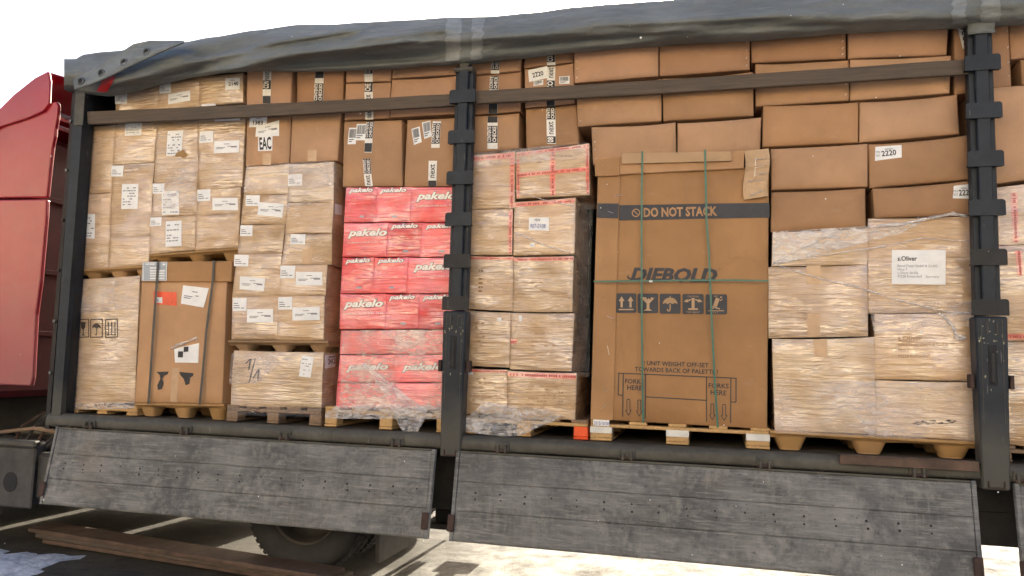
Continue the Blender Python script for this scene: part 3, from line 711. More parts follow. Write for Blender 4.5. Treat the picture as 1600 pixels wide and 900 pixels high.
# ================================================================== RED TRACTOR UNIT
TU = empty('tractor_unit', (-5.2, 1.25, 0), 'red truck tractor unit with roof fairing and dusty side panel, left of the trailer', 'truck')
def side_panel(name, pts, y, th, mat, par, bow=.0):
    return MB().prism([(P(px, py, y).x, P(px, py, y).z) for px, py in pts], y, y + th).build(name, mat, par)
sp_up = [(-260, 360), (0, 309), (72, 308), (76, 270), (80.5, 229), (84, 212), (85, 200), (88, 185), (90, 165), (88, 158), (80, 160), (70, 172), (42, 184), (0, 198), (-260, 275)]
sp_lo = [(-260, 660), (0, 601), (47, 603), (50, 590), (55, 491), (62, 440), (71, 337), (72, 311), (0, 312), (-260, 363)]
for nm, pts in (('side_panel', sp_up), ('lower_side_panel', sp_lo)):
    o = side_panel(nm, pts, -.02, .045, m_cab, TU); md = o.modifiers.new('b', 'BEVEL'); md.width = .012; md.segments = 3; md.limit_method = 'ANGLE'
    for p_ in o.data.polygons: p_.use_smooth = False
# roof fairing: a hollow shell with an open back, its near side a curved panel
top = [(-260, 300), (0, 170), (22, 148), (55, 122), (74.5, 112)]; low = [(-260, 330), (0, 198), (42, 184), (67, 173), (76, 162), (77, 126)]
rf = side_panel('roof_fairing', [(-260, 360), (0, 198), (42, 184.5), (67, 173.5), (76, 162), (77.5, 126), (75, 111.5), (55, 121), (22, 148), (0, 170), (-260, 300)][::1], -.045, .03, m_cab, TU)
md = rf.modifiers.new('b', 'BEVEL'); md.width = .01; md.segments = 3; md.limit_method = 'ANGLE'
V = []; F = []
tp = [P(px, py, -.02) for px, py in top]
for p in tp:
    for k in range(9):
        t = k / 8; V.append(Vector((p.x + .25 * math.sin(math.pi * t) * 0, -.02 + 2.5 * t, p.z + .10 * math.sin(math.pi * t))))
for i in range(len(tp) - 1):
    for k in range(8): F.append((i * 9 + k, (i + 1) * 9 + k, (i + 1) * 9 + k + 1, i * 9 + k + 1))
o = mk('fairing_roof', V, F, m_cab, rf, True); md = o.modifiers.new('s', 'SOLIDIFY'); md.thickness = .02
xb = P(80, 200, .0).x - .42
one_box('cab_body', -6.0, xb, .03, 2.45, 1.22, 3.55, m_cab_in, TU, .06)
one_box('far_side_panel', xb - .6, xb + .38, 2.43, 2.48, 1.3, 3.75, m_cab, TU, .01)
for z in (2.95, 2.3, 1.75): one_box('cab_back_rib', xb + .002, xb + .03, .08, 2.40, z, z + .05, m_cab_in, TU, .01)
for z, r in ((3.70, .035), (3.60, .02)): MB().tube([(xb + .16, .02, z), (xb + .16, 2.3, z)], r, 12).build('grab_rail', m_alu, TU, True)
MB().tube([(xb + .2, .06, 3.84), (xb + .22, .07, 3.80), (xb + .24, .08, 3.66)], .018, 8).build('bracket', m_alu, TU, True)
# lower chassis of the tractor
for y in (.82, 1.58): one_box('frame_rail', -6.2, -.4, y, y + .09, .62, .88, m_dark, TU)
one_box('catwalk', -4.2, -3.3, .45, 2.0, .90, .94, m_rail, TU)
tk = MB(); pr = []
for k in range(20):
    a = 2 * math.pi * k / 20; e = 2.6; cx, sz = math.cos(a), math.sin(a)
    pr.append((math.copysign(abs(cx) ** (2 / e), cx) * .30, math.copysign(abs(sz) ** (2 / e), sz) * .27))
V = []; F = []
for i, x in enumerate((-4.52, -4.5, -3.64, -3.62)):
    k_ = .93 if i in (0, 3) else 1
    for a, b in pr: V.append((x, .42 + a * k_, .60 + b * k_))
for i in range(3):
    for k in range(20): F.append((i * 20 + k, i * 20 + (k + 1) % 20, (i + 1) * 20 + (k + 1) % 20, (i + 1) * 20 + k))
F += [tuple(range(20)), tuple(range(60, 80))]
tank = mk('fuel_tank', V, F, m_tank, TU, True, None, {60, 61})
for x in (-3.86, -4.4):
    V = []; F = []
    for xx in (x, x + .06):
        for a, b in pr: V.append((xx, .42 + a * 1.03, .60 + b * 1.03))
    mk('tank_strap', V, [(k, (k + 1) % 20, 20 + (k + 1) % 20, 20 + k) for k in range(20)], m_rim, tank, True)
MB().tube([(-3.9, .12, .62), (-3.9, .09, .62)], .075, 20).build('filler_cap', m_dark, tank)
for k, (col_m, zz, r) in enumerate(((m_cab_in, 1.02, .11), (m_dark, 1.10, .13), (m_rail, 1.0, .09))):
    MB().tube([(-3.62 - .18 * k + r * math.cos(a_ / 12 * math.pi), .5 + .12 * k + .01 * a_ / 12, zz + .12 + r * math.sin(a_ / 12 * math.pi)) for a_ in range(0, 52)], .012, 6).build('air_hose', col_m, TU, True)
MB().tube([(-4.1, .2, .93), (-3.7, .16, .985), (-3.35, .16, .955)], .016, 8).build('yellow_pipe', m_pallet_old, TU, True)
one_box('battery_box', -3.6, -3.36, .10, .55, .42, .80, m_tank, TU, .03)
pl = MB(); hole = [(-3.78 + .07 * math.cos(k * math.pi / 10), .56 + .08 * math.sin(k * math.pi / 10)) for k in range(20)]
one_box('bracket_plate', -3.98, -3.56, .05, .075, .36, .84, m_tank, TU, .02); MB().prism(hole, .046, .0495).build('bracket_hole', m_hole, TU); one_box('bracket_lip', -4.02, -3.54, .02, .09, .845, .90, m_rail, TU, .015)
for k in range(5):
    x = -3.45 - .13 * k; MB().tube([(x, .30 + .05 * k, 1.25 - .04 * k), (x + .07, .22, .98), (x - .05, .16 + .03 * k, .82), (x + .03, .14, .70 - .05 * k)], .013, 7).build('air_hose', m_dark if k % 2 else m_rust, TU, True)
one_box('step', -4.5, -3.9, .02, .12, .28, .32, m_rail, TU, .01)
def wheel(cx, cy, cz, R, sgn=1):
    e = empty('wheel', (cx, cy, 0)); e.parent = TU; e.location = Vector((cx, cy, 0)) - ORG[TU.name]
    for k in ('label', 'category'): 
        if k in e: del e[k]
    wd = .27
    pr = [(R * .56, 0.02), (R * .60, .0), (R * .72, -.022), (R * .86, -.022), (R * .93, -.006), (R * .965, .02), (R * .985, .045), (R, .05), (R, wd - .05), (R * .97, wd - .02), (R * .86, wd + .02), (R * .56, wd)]
    ty = MB().lathe(pr, (cx, cy, cz), 72).build('tyre', m_rubber, e, True)
    tb = MB()
    for k in range(60):
        a = 2 * math.pi * k / 60; c, s_ = math.cos(a), math.sin(a)
        def M(v): return Vector((cx + c * v.x - s_ * v.z, cy + v.y, cz + s_ * v.x + c * v.z))
        tb.box(R * .975, R * 1.012, .03, .105, -.017, .017, .003, M); tb.box(R * .975, R * 1.012, .15, .24, .01, .044, .003, M)
    tb.build('tread_blocks', m_rubber, ty, False, 'stuff')
    rp = [(R * .575, .015), (R * .55, .0), (R * .53, .03), (R * .50, .10), (R * .47, .16), (R * .30, .15), (R * .22, .12), (R * .20, .02), (R * .16, .0), (0.001, .0)]
    rm = MB().lathe(rp, (cx, cy, cz), 48).build('rim', m_rim, e, True)
    nb = MB()
    for k in range(10):
        a = 2 * math.pi * k / 10; nb.tube([(cx + R * .34 * math.cos(a), cy + .15, cz + R * .34 * math.sin(a)), (cx + R * .34 * math.cos(a), cy + .11, cz + R * .34 * math.sin(a))], .017, 6)
    nb.build('wheel_nuts', m_rim, rm, False, 'stuff'); return e
wheel(-1.27, .30, .50, .50); wheel(-1.27, .60, .50, .50); wheel(-1.27, 1.62, .50, .50); wheel(-1.27, 1.93, .50, .50)
wheel(-5.2, 1.95, .50, .50); wheel(-5.2, .12, .50, .50)
one_box('cab_lower', -6.15, -4.6, .14, 2.34, .62, 1.218, m_dark, TU, .05); one_box('bumper', -6.3, -6.1, .02, 2.45, .32, .95, m_cab, TU, .05)
one_box('axle', -1.35, -1.19, .8, 1.65, .42, .58, m_dark, TU)
one_box('mud_flap', -.66, -.63, .28, .86, .14, .74, m_dark, TU, .006); one_box('mud_flap', -.66, -.63, 1.62, 2.2, .14, .74, m_dark, TU, .006)
one_box('mudguard', -1.9, -.62, .28, .86, 1.01, 1.03, m_dark, TU)
one_box('rear_lamp_beam', -.60, -.50, .3, 2.2, .50, .62, m_dark, TU)
# unseen far-side boxes, added and sized to shade the ground between sun strips
one_box('far_shade_box', -4.50, -3.47, 1.80, 2.4, .10, 1.0, m_tank, TU, .05); one_box('rear_shade_box', -3.34, -2.35, 1.80, 2.4, .10, 1.0, m_dark, TU, .05); one_box('front_shade_box', -6.0, -4.64, 1.8, 2.4, .12, 1.2, m_dark, TU, .05)
one_box('air_tank', -3.2, -2.5, .95, 1.5, .45, .8, m_dark, TU, .05)

# planks lying on the ground
def plank_pile():
    a = G(45, 845, .10); b = G(420, 905, .10)
    lab = ['topmost brown plank of the pile on the ground beside the tyre', 'middle brown plank of the pile on the ground', 'bottom brown plank of the pile, lying on the concrete']
    for k in range(3):
        z1 = .115 - k * .037; z0 = z1 - .033
        A = Vector((-3.93 + .10 * k, .40 - .02 * k, 0)); B = Vector((-.9 + .06 * k, -.04 + .03 * k, 0)); t = (B - A); Ln = t.length; t.normalize(); nn = Vector((-t.y, t.x, 0))
        def M(v): 
            q = A + t * v.x + nn * v.y; return Vector((q.x, q.y, v.z + .004 * math.sin(v.x * 2 + k)))
        mb = MB(); ns = 8
        o = mb.box(0, Ln, 0, .26, z0, z1, .004, M).build('brown_plank', m_rustb if k != 1 else m_batten); tag(o, lab[k], 'plank', 'planks on the ground')
plank_pile()

# ================================================================== PALLETS
ZB = FL + .007
def eur_pallet(pl, pr, py, Yf, ztop, label, mat, mats=None, zb=ZB, dep=1.2, block_w=.10, first_block=None):
    x0, x1 = P(pl, py, Yf).x, P(pr, py, Yf).x; mats = mats or {}
    e = empty('wooden_pallet', ((x0 + x1) / 2, Yf + dep / 2, zb), label, 'pallet', 'pallets on the trailer deck')
    Hh = ztop - zb; W = x1 - x0
    for k in range(5):
        a = x0 + (W - .12) * k / 4; one_box('deck_board', a + .002, a + .118, Yf + .004, Yf + dep, ztop - .022, ztop, mats.get('deck', mat), e)
    for k in range(3):
        y = Yf + .006 + (dep - .11) * k / 2; one_box('cross_board', x0 + .003, x1 - .003, y, y + .10, ztop - .045, ztop - .0225, mats.get('cross', mat), e)
        for i in range(3):
            bx = x0 + (W - block_w) * i / 2
            one_box('block', bx + .001, bx + block_w - .001, y + .001, y + .11, zb + (.018 if k >= 0 else 0), ztop - .0455, mats.get(('block', i), mat), e, .005)
            if ('band', i) in mats and k == 0:
                one_box('white_band', bx - .0005, bx + block_w + .0005, y - .003, y + .06, zb + .05, zb + .093, mats[('band', i)], e, .002)
    for i in range(3):
        bx = x0 + (W - block_w) * i / 2; one_box('bottom_board', bx, bx + block_w, Yf + .004, Yf + dep, zb, zb + .0175, mats.get(('block', i), mat), e)
    return e
def press_pallet(pl, pr, pyl, pyr, Yf, zb, label, mat, dep=.8, feet=3, group='pressed-wood pallets', fw=.16):
    A = P(pl, pyl, Yf); B = P(pr, pyr, Yf); x0, x1 = A.x, B.x
    e = empty('pressed_wood_pallet', ((x0 + x1) / 2, Yf + dep / 2, zb), label, 'pallet', group)
    def zt(x): return A.z + (B.z - A.z) * (x - x0) / (x1 - x0)
    def M(v): return Vector((v.x, v.y, v.z + zt(v.x)))
    V = []; F = []
    # moulded deck: rim lip, then a scooped underside between the feet
    n = 36; rows = []
    for i in range(n + 1):
        u = i / n; x = x0 + (x1 - x0) * u; sc = .012 * abs(math.sin(u * math.pi * (feet - 1))) ; z = zt(x)
        V += [Vector((x, Yf + .012, z)), Vector((x, Yf, z - .006)), Vector((x, Yf, z - .018)), Vector((x, Yf + .012, z - .024)), Vector((x, Yf + .03, z - .045 + sc)), Vector((x, Yf + dep, z - .045 + sc)), Vector((x, Yf + dep, z))]
    for i in range(n):
        for k in range(7): F.append((i * 7 + k, i * 7 + (k + 1) % 7, (i + 1) * 7 + (k + 1) % 7, (i + 1) * 7 + k))
    F += [tuple(range(7))[::-1], tuple(range(n * 7, n * 7 + 7))]
    mk('deck', V, F, mat, e)
    for iy in range(3):
        for i in range(feet):
            cx = x0 + fw * .62 + (x1 - x0 - fw * 1.24) * i / (feet - 1); cy = Yf + .105 + (dep - .21) * iy / 2; z1 = zt(cx) - .030; V = []; F = []; n2 = 20
            for zz, k in ((z1, 1.0), (z1 - .012, .93), (zb + .012, .66), (zb, .58)):
                for q in range(n2):
                    a = 2 * math.pi * q / n2; ca, sa = math.cos(a), math.sin(a); ex = .55
                    V.append(Vector((cx + math.copysign(abs(ca) ** ex, ca) * fw / 2 * 1.05 * k, cy + math.copysign(abs(sa) ** ex, sa) * .085 * k, zz)))
            for r in range(3):
                for q in range(n2): F.append((r * n2 + q, r * n2 + (q + 1) % n2, (r + 1) * n2 + (q + 1) % n2, (r + 1) * n2 + q))
            F += [tuple(range(n2)), tuple(range(3 * n2, 4 * n2))[::-1]]
            mk('foot', V, F, mat, e, True, None, {3 * n2, 3 * n2 + 1})
    return e

# ================================================================== CARTONS
C = {}
GW = 'film-wrapped cartons on pallets'; GL = 'loose kraft cartons under the roof'; GR = 'red cartons in film'; GS = 'wide stapled kraft cartons'
def add(key, q, label, Y=.13, d=.4, mat=None, bulge=.006, name='wrapped_carton', group=GW, lean=0.0, **k):
    C[key] = Carton(name, q, Y, d, mat or m_wrap, label, bulge, lean, 'carton', group, **k); return C[key]
fs = 'in the front stack'
add('A0', [(118, 437), (219, 431), (210, 629), (100, 633)], 'tall film-wrapped carton with handling symbols, lowest beside the corner post', .15, .7, m_wrap_pale, .010)
add('A1', [(181, 147), (250, 132), (248, 188), (180, 192)], 'small wrapped carton above the batten, topmost ' + fs, .16, .35)
add('A2', [(139, 197), (179, 195), (174, 300), (135, 303)], 'narrow wrapped carton just under the batten, next to the corner post', .15)
add('A3', [(179, 195), (245, 191), (241, 253), (177, 257)], 'wrapped carton with a white label at its top edge, ' + fs, .15)
add('A4', [(177, 258), (241, 254), (234, 369), (171, 371)], 'tall wrapped carton with a large glaring white sheet ' + fs, .145)
add('A5', [(135, 304), (174, 301), (168, 418), (128, 421)], 'narrow wrapped carton with a tall white sheet at its left edge, by the corner post', .145)
add('A6', [(171, 371), (234, 369), (232, 413), (168, 418)], 'low wrapped carton without a label, bottom right of the upper front stack', .145)
sb_ = 'in the second stack'
add('B1', [(249, 130), (311, 120), (310, 166), (246, 173)], 'wrapped carton with a slanted address label, top left ' + sb_, .15)
add('B2', [(311, 120), (379, 114), (380, 160), (310, 166)], 'wrapped carton with a sticker reading 2140, top right ' + sb_, .15)
add('B3', [(245, 190), (309, 186), (308, 284), (241, 286)], 'tall wrapped carton with an upright white sheet and a torn spot ' + sb_, .135)
add('B4', [(309, 186), (383, 181), (378, 291), (308, 296)], 'tall wrapped carton under the batten with two labels side by side ' + sb_, .14)
add('B5', [(241, 286), (308, 284), (307, 335), (236, 339)], 'pinkish wrapped carton with a small label overlapping a tall sheet ' + sb_, .135)
add('B6', [(308, 296), (376, 292), (374, 333), (307, 337)], 'low wrapped carton with a small and a wide label ' + sb_, .14)
add('B7', [(235, 340), (306, 336), (304, 390), (234, 397)], 'wrapped carton with a tall white form, bottom left ' + sb_, .135)
add('B8', [(306, 337), (374, 333), (372, 386), (304, 391)], 'wrapped carton without a label, bottom right ' + sb_, .14)
sd = 'in the third stack'
add('D1', [(386, 261), (452, 256), (449, 303), (381, 304)], 'unlabelled film-veiled carton, top left ' + sd, .12, .6, m_wrap_pale)
add('D2', [(452, 256), (521, 253), (521, 316), (449, 316)], 'film-veiled carton with one small square label, top right ' + sd, .12, .75, m_wrap_pale)
add('D3', [(381, 304), (449, 304), (446, 350), (376, 350)], 'wrapped carton with a small label and a large tilted sheet ' + sd, .118, .6, m_wrap_clean)
add('D4', [(449, 317), (521, 316), (518, 364), (446, 365)], 'wrapped carton with a label on its side face, second row right ' + sd, .118, .75, m_wrap_clean)
add('D5', [(376, 351), (446, 350), (440, 397), (371, 397)], 'wrapped carton with one small corner label, third row left ' + sd, .118, .6, m_wrap_clean)
add('D6', [(446, 365), (518, 365), (518, 413), (440, 414)], 'wrapped carton with one small label, third row right ' + sd, .116, .75, m_wrap_clean)
add('D7', [(371, 397), (440, 397), (436, 463), (363, 464)], 'wrapped carton with a small above a wide label, fourth row left ' + sd, .115, .6)
add('D8', [(440, 414), (511, 413), (508, 461), (436, 463)], 'wrapped carton with a small beside a wide label, fourth row right ' + sd, .115, .75)
add('D9', [(363, 464), (436, 463), (432, 530), (362, 530)], 'wrapped carton with two white labels, bottom row left ' + sd, .112, .6)
add('D10', [(436, 463), (507, 462), (505, 531), (432, 531)], 'wrapped carton with two white labels, bottom row right ' + sd, .112, .75)
add('D0', [(366, 548), (505, 551), (502, 637), (360, 634)], 'wide wrapped carton marked 1/1 by hand, on an old wooden pallet', .115, .75, m_wrap_pale, .010)
add('CB', [(221, 438), (355, 438), (347, 631), (210, 629)], 'plain brown carton with two dark straps, a lid and a torn label', .13, .6, m_kraft3, .006, 'strapped_carton', None)
# red cartons: rows of small-print and large-print boxes
rows_e = [([541, 589, 642, 722], 293, [538, 586, 640, 718], 347, 'ssL', 'top row'), ([538, 606, 660, 718], 349, [535, 603, 657, 714], 401, 'Lss', 'second row'),
          ([535, 585, 638, 714], 403, [532, 582, 635, 711], 458, 'ssL', 'third row'), ([532, 603, 655, 711], 460, [531, 601, 653, 708], 514, 'Lss', 'fourth row'),
          ([533, 620, 707], 517, [531, 618, 705], 553, 'mm', 'fifth row'), ([531, 618, 705], 555, [528, 616, 703], 597, 'MM', 'sixth row'), ([528, 616, 703], 599, [525, 613, 701], 638, 'mm', 'bottom row')]
for r, (xt, yt, xb_, yb, kinds, nm) in enumerate(rows_e):
    for i, k in enumerate(kinds):
        pos = ('left', 'middle', 'right')[i] if len(kinds) == 3 else ('left', 'right')[i]
        kind = {'s': 'red carton with small pale lettering', 'L': 'red carton with large pale lettering', 'm': 'red carton without lettering behind film', 'M': 'red carton with large lettering behind film'}[k]
        c = add(f'E{r}{i}', [(xt[i], yt), (xt[i + 1], yt - .8), (xb_[i + 1], yb - .8), (xb_[i], yb)], f'{kind}, {nm} {pos} of the red stack', .115, .55, m_red, .006, 'red_carton', GR)
def F_(key, q, label, mat=None, Y=.14, d=.45, bulge=.006, **k): return add(key, q, label, Y, d, mat or m_kraft, bulge, 'kraft_carton', GL, **k)
F_('F1', [(386, 104), (457, 99), (455, 170), (384, 174)], 'brown carton with a printed tape strip, above the batten right of the 2140 sticker', m_kraft2)
F_('F2', [(464, 104), (537, 99), (536, 167), (463, 171)], 'brown carton with printed tape, second right of the 2140 sticker above the batten', m_kraft2)
F_('F3a', [(540, 103), (612, 98), (611, 127), (540, 129)], 'shallow brown carton just under the tarpaulin, with tape down its middle', m_kraft2, .145)
F_('F3b', [(540, 130), (611, 128), (609, 185), (537, 188)], 'brown carton crossed by the batten, below the shallow taped carton', m_kraft2)
F_('F4a', [(613, 100), (717, 94), (716, 117), (612, 123)], 'wide shallow brown carton under the tarpaulin, left of the middle post', m_kraft2, .15)
F_('F4b', [(612, 124), (716, 118), (713, 178), (609, 184)], 'wide plain brown carton behind the batten, left of the middle post', m_kraft2, .145)
F_('F5', [(385, 185), (455, 180), (452, 255), (383, 260)], 'brown carton with a conformity mark and a 1383 sticker under the batten')
F_('F6', [(456, 180), (533, 175), (528, 251), (453, 255)], 'plain brown carton right of the 1383 sticker, with a tape end at its foot')
F_('F7', [(537, 189), (628, 187), (629, 291), (535, 292)], 'brown carton with two barcode labels and printed tape, above the red stack', None, .118, .6, .012)
F_('F8', [(636, 187), (718, 183), (711, 291), (631, 292)], 'brown carton with two tilted barcode labels beside the middle post, above the red stack', None, .12, .6, .012)
F_('F9a', [(735, 97), (815, 90), (813, 111), (735, 117)], 'shallow brown carton under the tarpaulin, right of the middle post', m_kraft2, .15)
F_('F9b', [(735, 118), (814, 112), (813, 174), (735, 180)], 'brown carton crossed by the batten, right of the middle post', m_kraft2, .145)
F_('F9c', [(735, 181), (811, 176), (811, 232), (735, 240)], 'brown carton below the batten, right of the middle post', None, .14)
F_('F10a', [(819, 84), (897, 76), (896, 97), (818, 107)], 'shallow brown carton under the tarpaulin, beside the wide stapled cartons', m_kraft2, .15)
F_('F10b', [(819, 108), (896, 98), (899, 162), (820, 169)], 'brown carton with a tilted 2220 sticker on printed tape', m_kraft2, .14)
F_('F10c', [(821, 170), (901, 163), (905, 226), (822, 231)], 'brown carton with printed tape below the one with the tilted 2220 sticker', None, .135)
sg = 'in the stack with red tape'
add('G1', [(735, 243), (805, 237), (804, 325), (731, 327)], 'wrapped carton edged with red tape, top left ' + sg, .125, .6)
add('G2', [(807, 238), (920, 224), (921, 304), (807, 310)], 'wrapped carton crossed by red tape, jutting out top right ' + sg, .118, .5)
add('G3', [(731, 328), (801, 326), (800, 398), (729, 398)], 'glaring wrapped carton, second row left ' + sg, .13, .6)
add('G4', [(804, 316), (899, 309), (897, 397), (802, 399)], 'wrapped carton with a handwritten white card, second row right ' + sg, .125, .6)
add('G5', [(729, 400), (802, 401), (801, 486), (726, 482)], 'wrapped carton with red tape, third row left ' + sg, .13, .6)
add('G6', [(803, 402), (896, 400), (894, 487), (802, 487)], 'glaring wrapped carton with red tape, third row right ' + sg, .125, .6)
add('G7', [(726, 485), (798, 489), (796, 574), (724, 571)], 'wrapped carton with a tiny white label, fourth row left ' + sg, .13, .6)
add('G8', [(799, 489), (897, 490), (893, 580), (797, 577)], 'wrapped carton with faint small print, fourth row right ' + sg, .12, .6)
add('G9', [(724, 575), (792, 578), (793, 646), (722, 646)], 'wrapped carton with rows of dark print, bottom left ' + sg, .13, .6)
add('G10', [(793, 579), (901, 583), (898, 656), (793, 652)], 'wrapped carton with a block of small print, bottom right ' + sg, .12, .6)
C['H'] = Carton('machine_carton', [(934, 272), (1202, 259), (1199, 671), (922, 655)], .115, .85, m_kraft3, 'tall brown carton reading DO NOT STACK, bound with green straps', .008, 0.0, 'carton', None, n=12)
so_ = 'on the wide pressed-wood pallet'
add('I1', [(1208, 364), (1356, 357), (1355, 413), (1206, 416)], 'wrapped low carton under milky film, top left ' + so_, .12, .6, m_wrap_pale)
add('I2', [(1357, 342), (1516, 338), (1519, 488), (1357, 489)], 'large wrapped carton with a white address sheet ' + so_, .115, .6, m_wrap_clean)
add('I3', [(1201, 418), (1355, 414), (1356, 525), (1201, 528)], 'wrapped carton with two clear tape patches, middle left ' + so_, .112, .6, m_wrap_clean)
add('I4', [(1207, 530), (1366, 527), (1369, 678), (1211, 672)], 'large streaky wrapped carton, bottom left ' + so_, .115, .6, m_wrap_pale)
add('I5', [(1367, 491), (1521, 489), (1524, 595), (1368, 592)], 'glaring wrapped carton with faded lettering, middle right ' + so_, .115, .6, m_wrap)
add('I6', [(1369, 594), (1524, 597), (1527, 688), (1370, 679)], 'wrapped carton with dark smudges, bottom right ' + so_, .115, .6, m_wrap_pale)
def J_(key, q, label, bulge=.014, Y=.13, d=.6, lean=.0, mat=None): return add(key, q, label, Y, d, mat or m_kraft, bulge * 1.25, 'stapled_carton', GS, lean + random.uniform(-.012, .02), sag=random.uniform(.003, .012), rough=.012)
J_('J1', [(897, 74), (1029, 66), (1029, 119), (897, 130)], 'stapled carton above the batten, leftmost under the tarpaulin', .008, mat=m_kraft2)
J_('J2', [(1030, 68), (1172, 58), (1172, 109), (1030, 119)], 'stapled carton above the batten, second from left under the tarpaulin', .008, mat=m_kraft2)
J_('J3', [(900, 134), (1034, 124), (1034, 189), (902, 198)], 'stapled carton behind the batten, overhanging a dark gap beside the printed tape', .012, .12)
J_('J4', [(1035, 124), (1177, 113), (1178, 181), (1036, 189)], 'carton behind the batten, directly above the left end of the bulging pair', .016, .12)
J_('J5', [(924, 199), (1056, 192), (1057, 250), (926, 258)], 'low carton resting just above the left half of the machine carton', .012, .135)
J_('J6', [(1058, 192), (1190, 183), (1188, 240), (1058, 250)], 'low carton with a curled edge, resting above the right half of the machine carton', .016, .13)
J_('J7', [(1173, 58), (1322, 49), (1322, 92), (1174, 98)], 'flat carton under the tarpaulin, third from left in the top row', .006, .14, mat=m_kraft2)
J_('J8', [(1324, 49), (1481, 38), (1480, 86), (1325, 92)], 'flat carton under the tarpaulin, fourth from left in the top row', .006, .14, mat=m_kraft2)
J_('J9', [(1180, 99), (1327, 93), (1327, 157), (1180, 167)], 'carton crossed by the batten near its right end, left one of two', .008, .135)
J_('J10', [(1328, 93), (1486, 87), (1484, 146), (1328, 157)], 'carton crossed by the batten right before the right post', .008, .135)
J_('J11', [(1192, 165), (1342, 159), (1341, 223), (1191, 230)], 'paler bulging carton just below the batten, left of a matching one', .020, .12, mat=m_kraft_pale)
J_('J12', [(1343, 159), (1497, 146), (1500, 209), (1342, 223)], 'bulging carton just below the batten, left of the right post', .020, .125)
J_('J13', [(1204, 232), (1356, 224), (1356, 292), (1205, 297)], 'bulging unlabelled carton beside the torn lid of the machine carton', .018, .12)
J_('J14', [(1357, 224), (1517, 209), (1520, 280), (1358, 294)], 'bulging carton with a 2220 sticker at its upper left', .018, .12)
J_('J15', [(1205, 299), (1353, 293), (1353, 356), (1204, 363)], 'bulging carton resting on the milky film, left of a dark gap', .022, .118)
J_('J16', [(1363, 294), (1520, 281), (1522, 337), (1366, 341)], 'bulging carton with a 2220 sticker at its right end by the post', .018, .12)
J_('J17', [(1489, 42), (1574, 35), (1581, 135), (1491, 148)], 'upright carton behind the top of the right post with a turned 2220 sticker', .006, .15, mat=m_kraft2)
J_('J18', [(1576, 35), (1790, 18), (1790, 78), (1579, 93)], 'carton in the top right corner of the load', .006, .15, mat=m_kraft2)
J_('J19', [(1592, 95), (1790, 80), (1790, 113), (1596, 133)], 'small carton end right of a dark slot, by the right edge', .006, .15)
J_('J20', [(1520, 138), (1790, 114), (1790, 254), (1524, 292)], 'tall plain carton right of the right post', .012, .12)
add('K1', [(1535, 296), (1790, 262), (1790, 372), (1540, 384)], 'wrapped carton with upright red tape, upper one right of the right post', .12, .5)
add('K2', [(1540, 385), (1790, 373), (1790, 528), (1545, 533)], 'wrapped carton with a red printed band at its foot, right of the right post', .118, .5)
add('K3', [(1545, 534), (1790, 529), (1790, 722), (1550, 690)], 'wrapped streaky carton, lowest right of the right post', .12, .5)

# ------------------------------------------------------------------ pallets under the stacks
eur_pallet(106, 214, 632, .14, P(150, 632, .14).z, 'wooden pallet under the tall wrapped carton by the corner post', m_pallet, None)
press_pallet(124, 236, 421, 413, .135, P(160, 436, .135).z, 'pressed-wood pallet between upper and lower front stacks', m_press, .7)
press_pallet(233, 374, 397, 386, .125, P(300, 408.5, .125).z, 'pressed-wood pallet standing on the strapped brown carton', m_press, .7)
press_pallet(210, 350, 629, 631, .125, ZB, 'pressed-wood pallet with three feet under the strapped brown carton', m_press, .8, 3, 'pressed-wood pallets', .155)
press_pallet(357, 512, 531, 532, .10, P(430, 549, .11).z, 'pressed-wood pallet between the third stack and the carton marked 1/1', m_press_dk, .75)
eur_pallet(353, 502, 640, .11, P(430, 635.5, .11).z, 'old grey-brown wooden pallet under the carton marked 1/1', m_pallet_old)
eur_pallet(507, 703, 642, .10, P(600, 639, .10).z, 'fresh yellow wooden pallet under the red stack', m_pallet)
eur_pallet(722, 919, 656, .115, P(810, 652, .115).z, 'wooden pallet with an orange end block, under the red-taped stack', m_pallet, {('block', 2): m_orange, 'cross': m_pallet, 'deck': m_pallet_old})
eur_pallet(922, 1203, 667, .112, P(1060, 662.5, .112).z, 'wooden pallet with white-banded blocks under the machine carton', m_pallet, {('band', 0): m_white_paint, ('band', 1): m_white_paint, ('band', 2): m_white_paint}, block_w=.145)
press_pallet(1203, 1529, 672, 690, .10, ZB, 'wide pressed-wood pallet with three feet, left of the right post', m_press, .8, 3, 'pressed-wood pallets', .20)
eur_pallet(1552, 1790, 697, .12, P(1600, 697, .12).z, 'pallet in the shade right of the right post', m_pallet_old)

# ================================================================== PRINT, LABELS, TAPE, STRAPS
st = lambda k, q, *a, **kw: C[k].sticker(q, *a, **kw)
def rq(x0, y0, x1, y1, sl=0.0, sk=0.0):   # quad from a box, sl: rise of the right end in px, sk: lean of the sides in px
    return [(x0 + sk, y0), (x1 + sk, y0 - sl), (x1, y1 - sl), (x0, y1)]
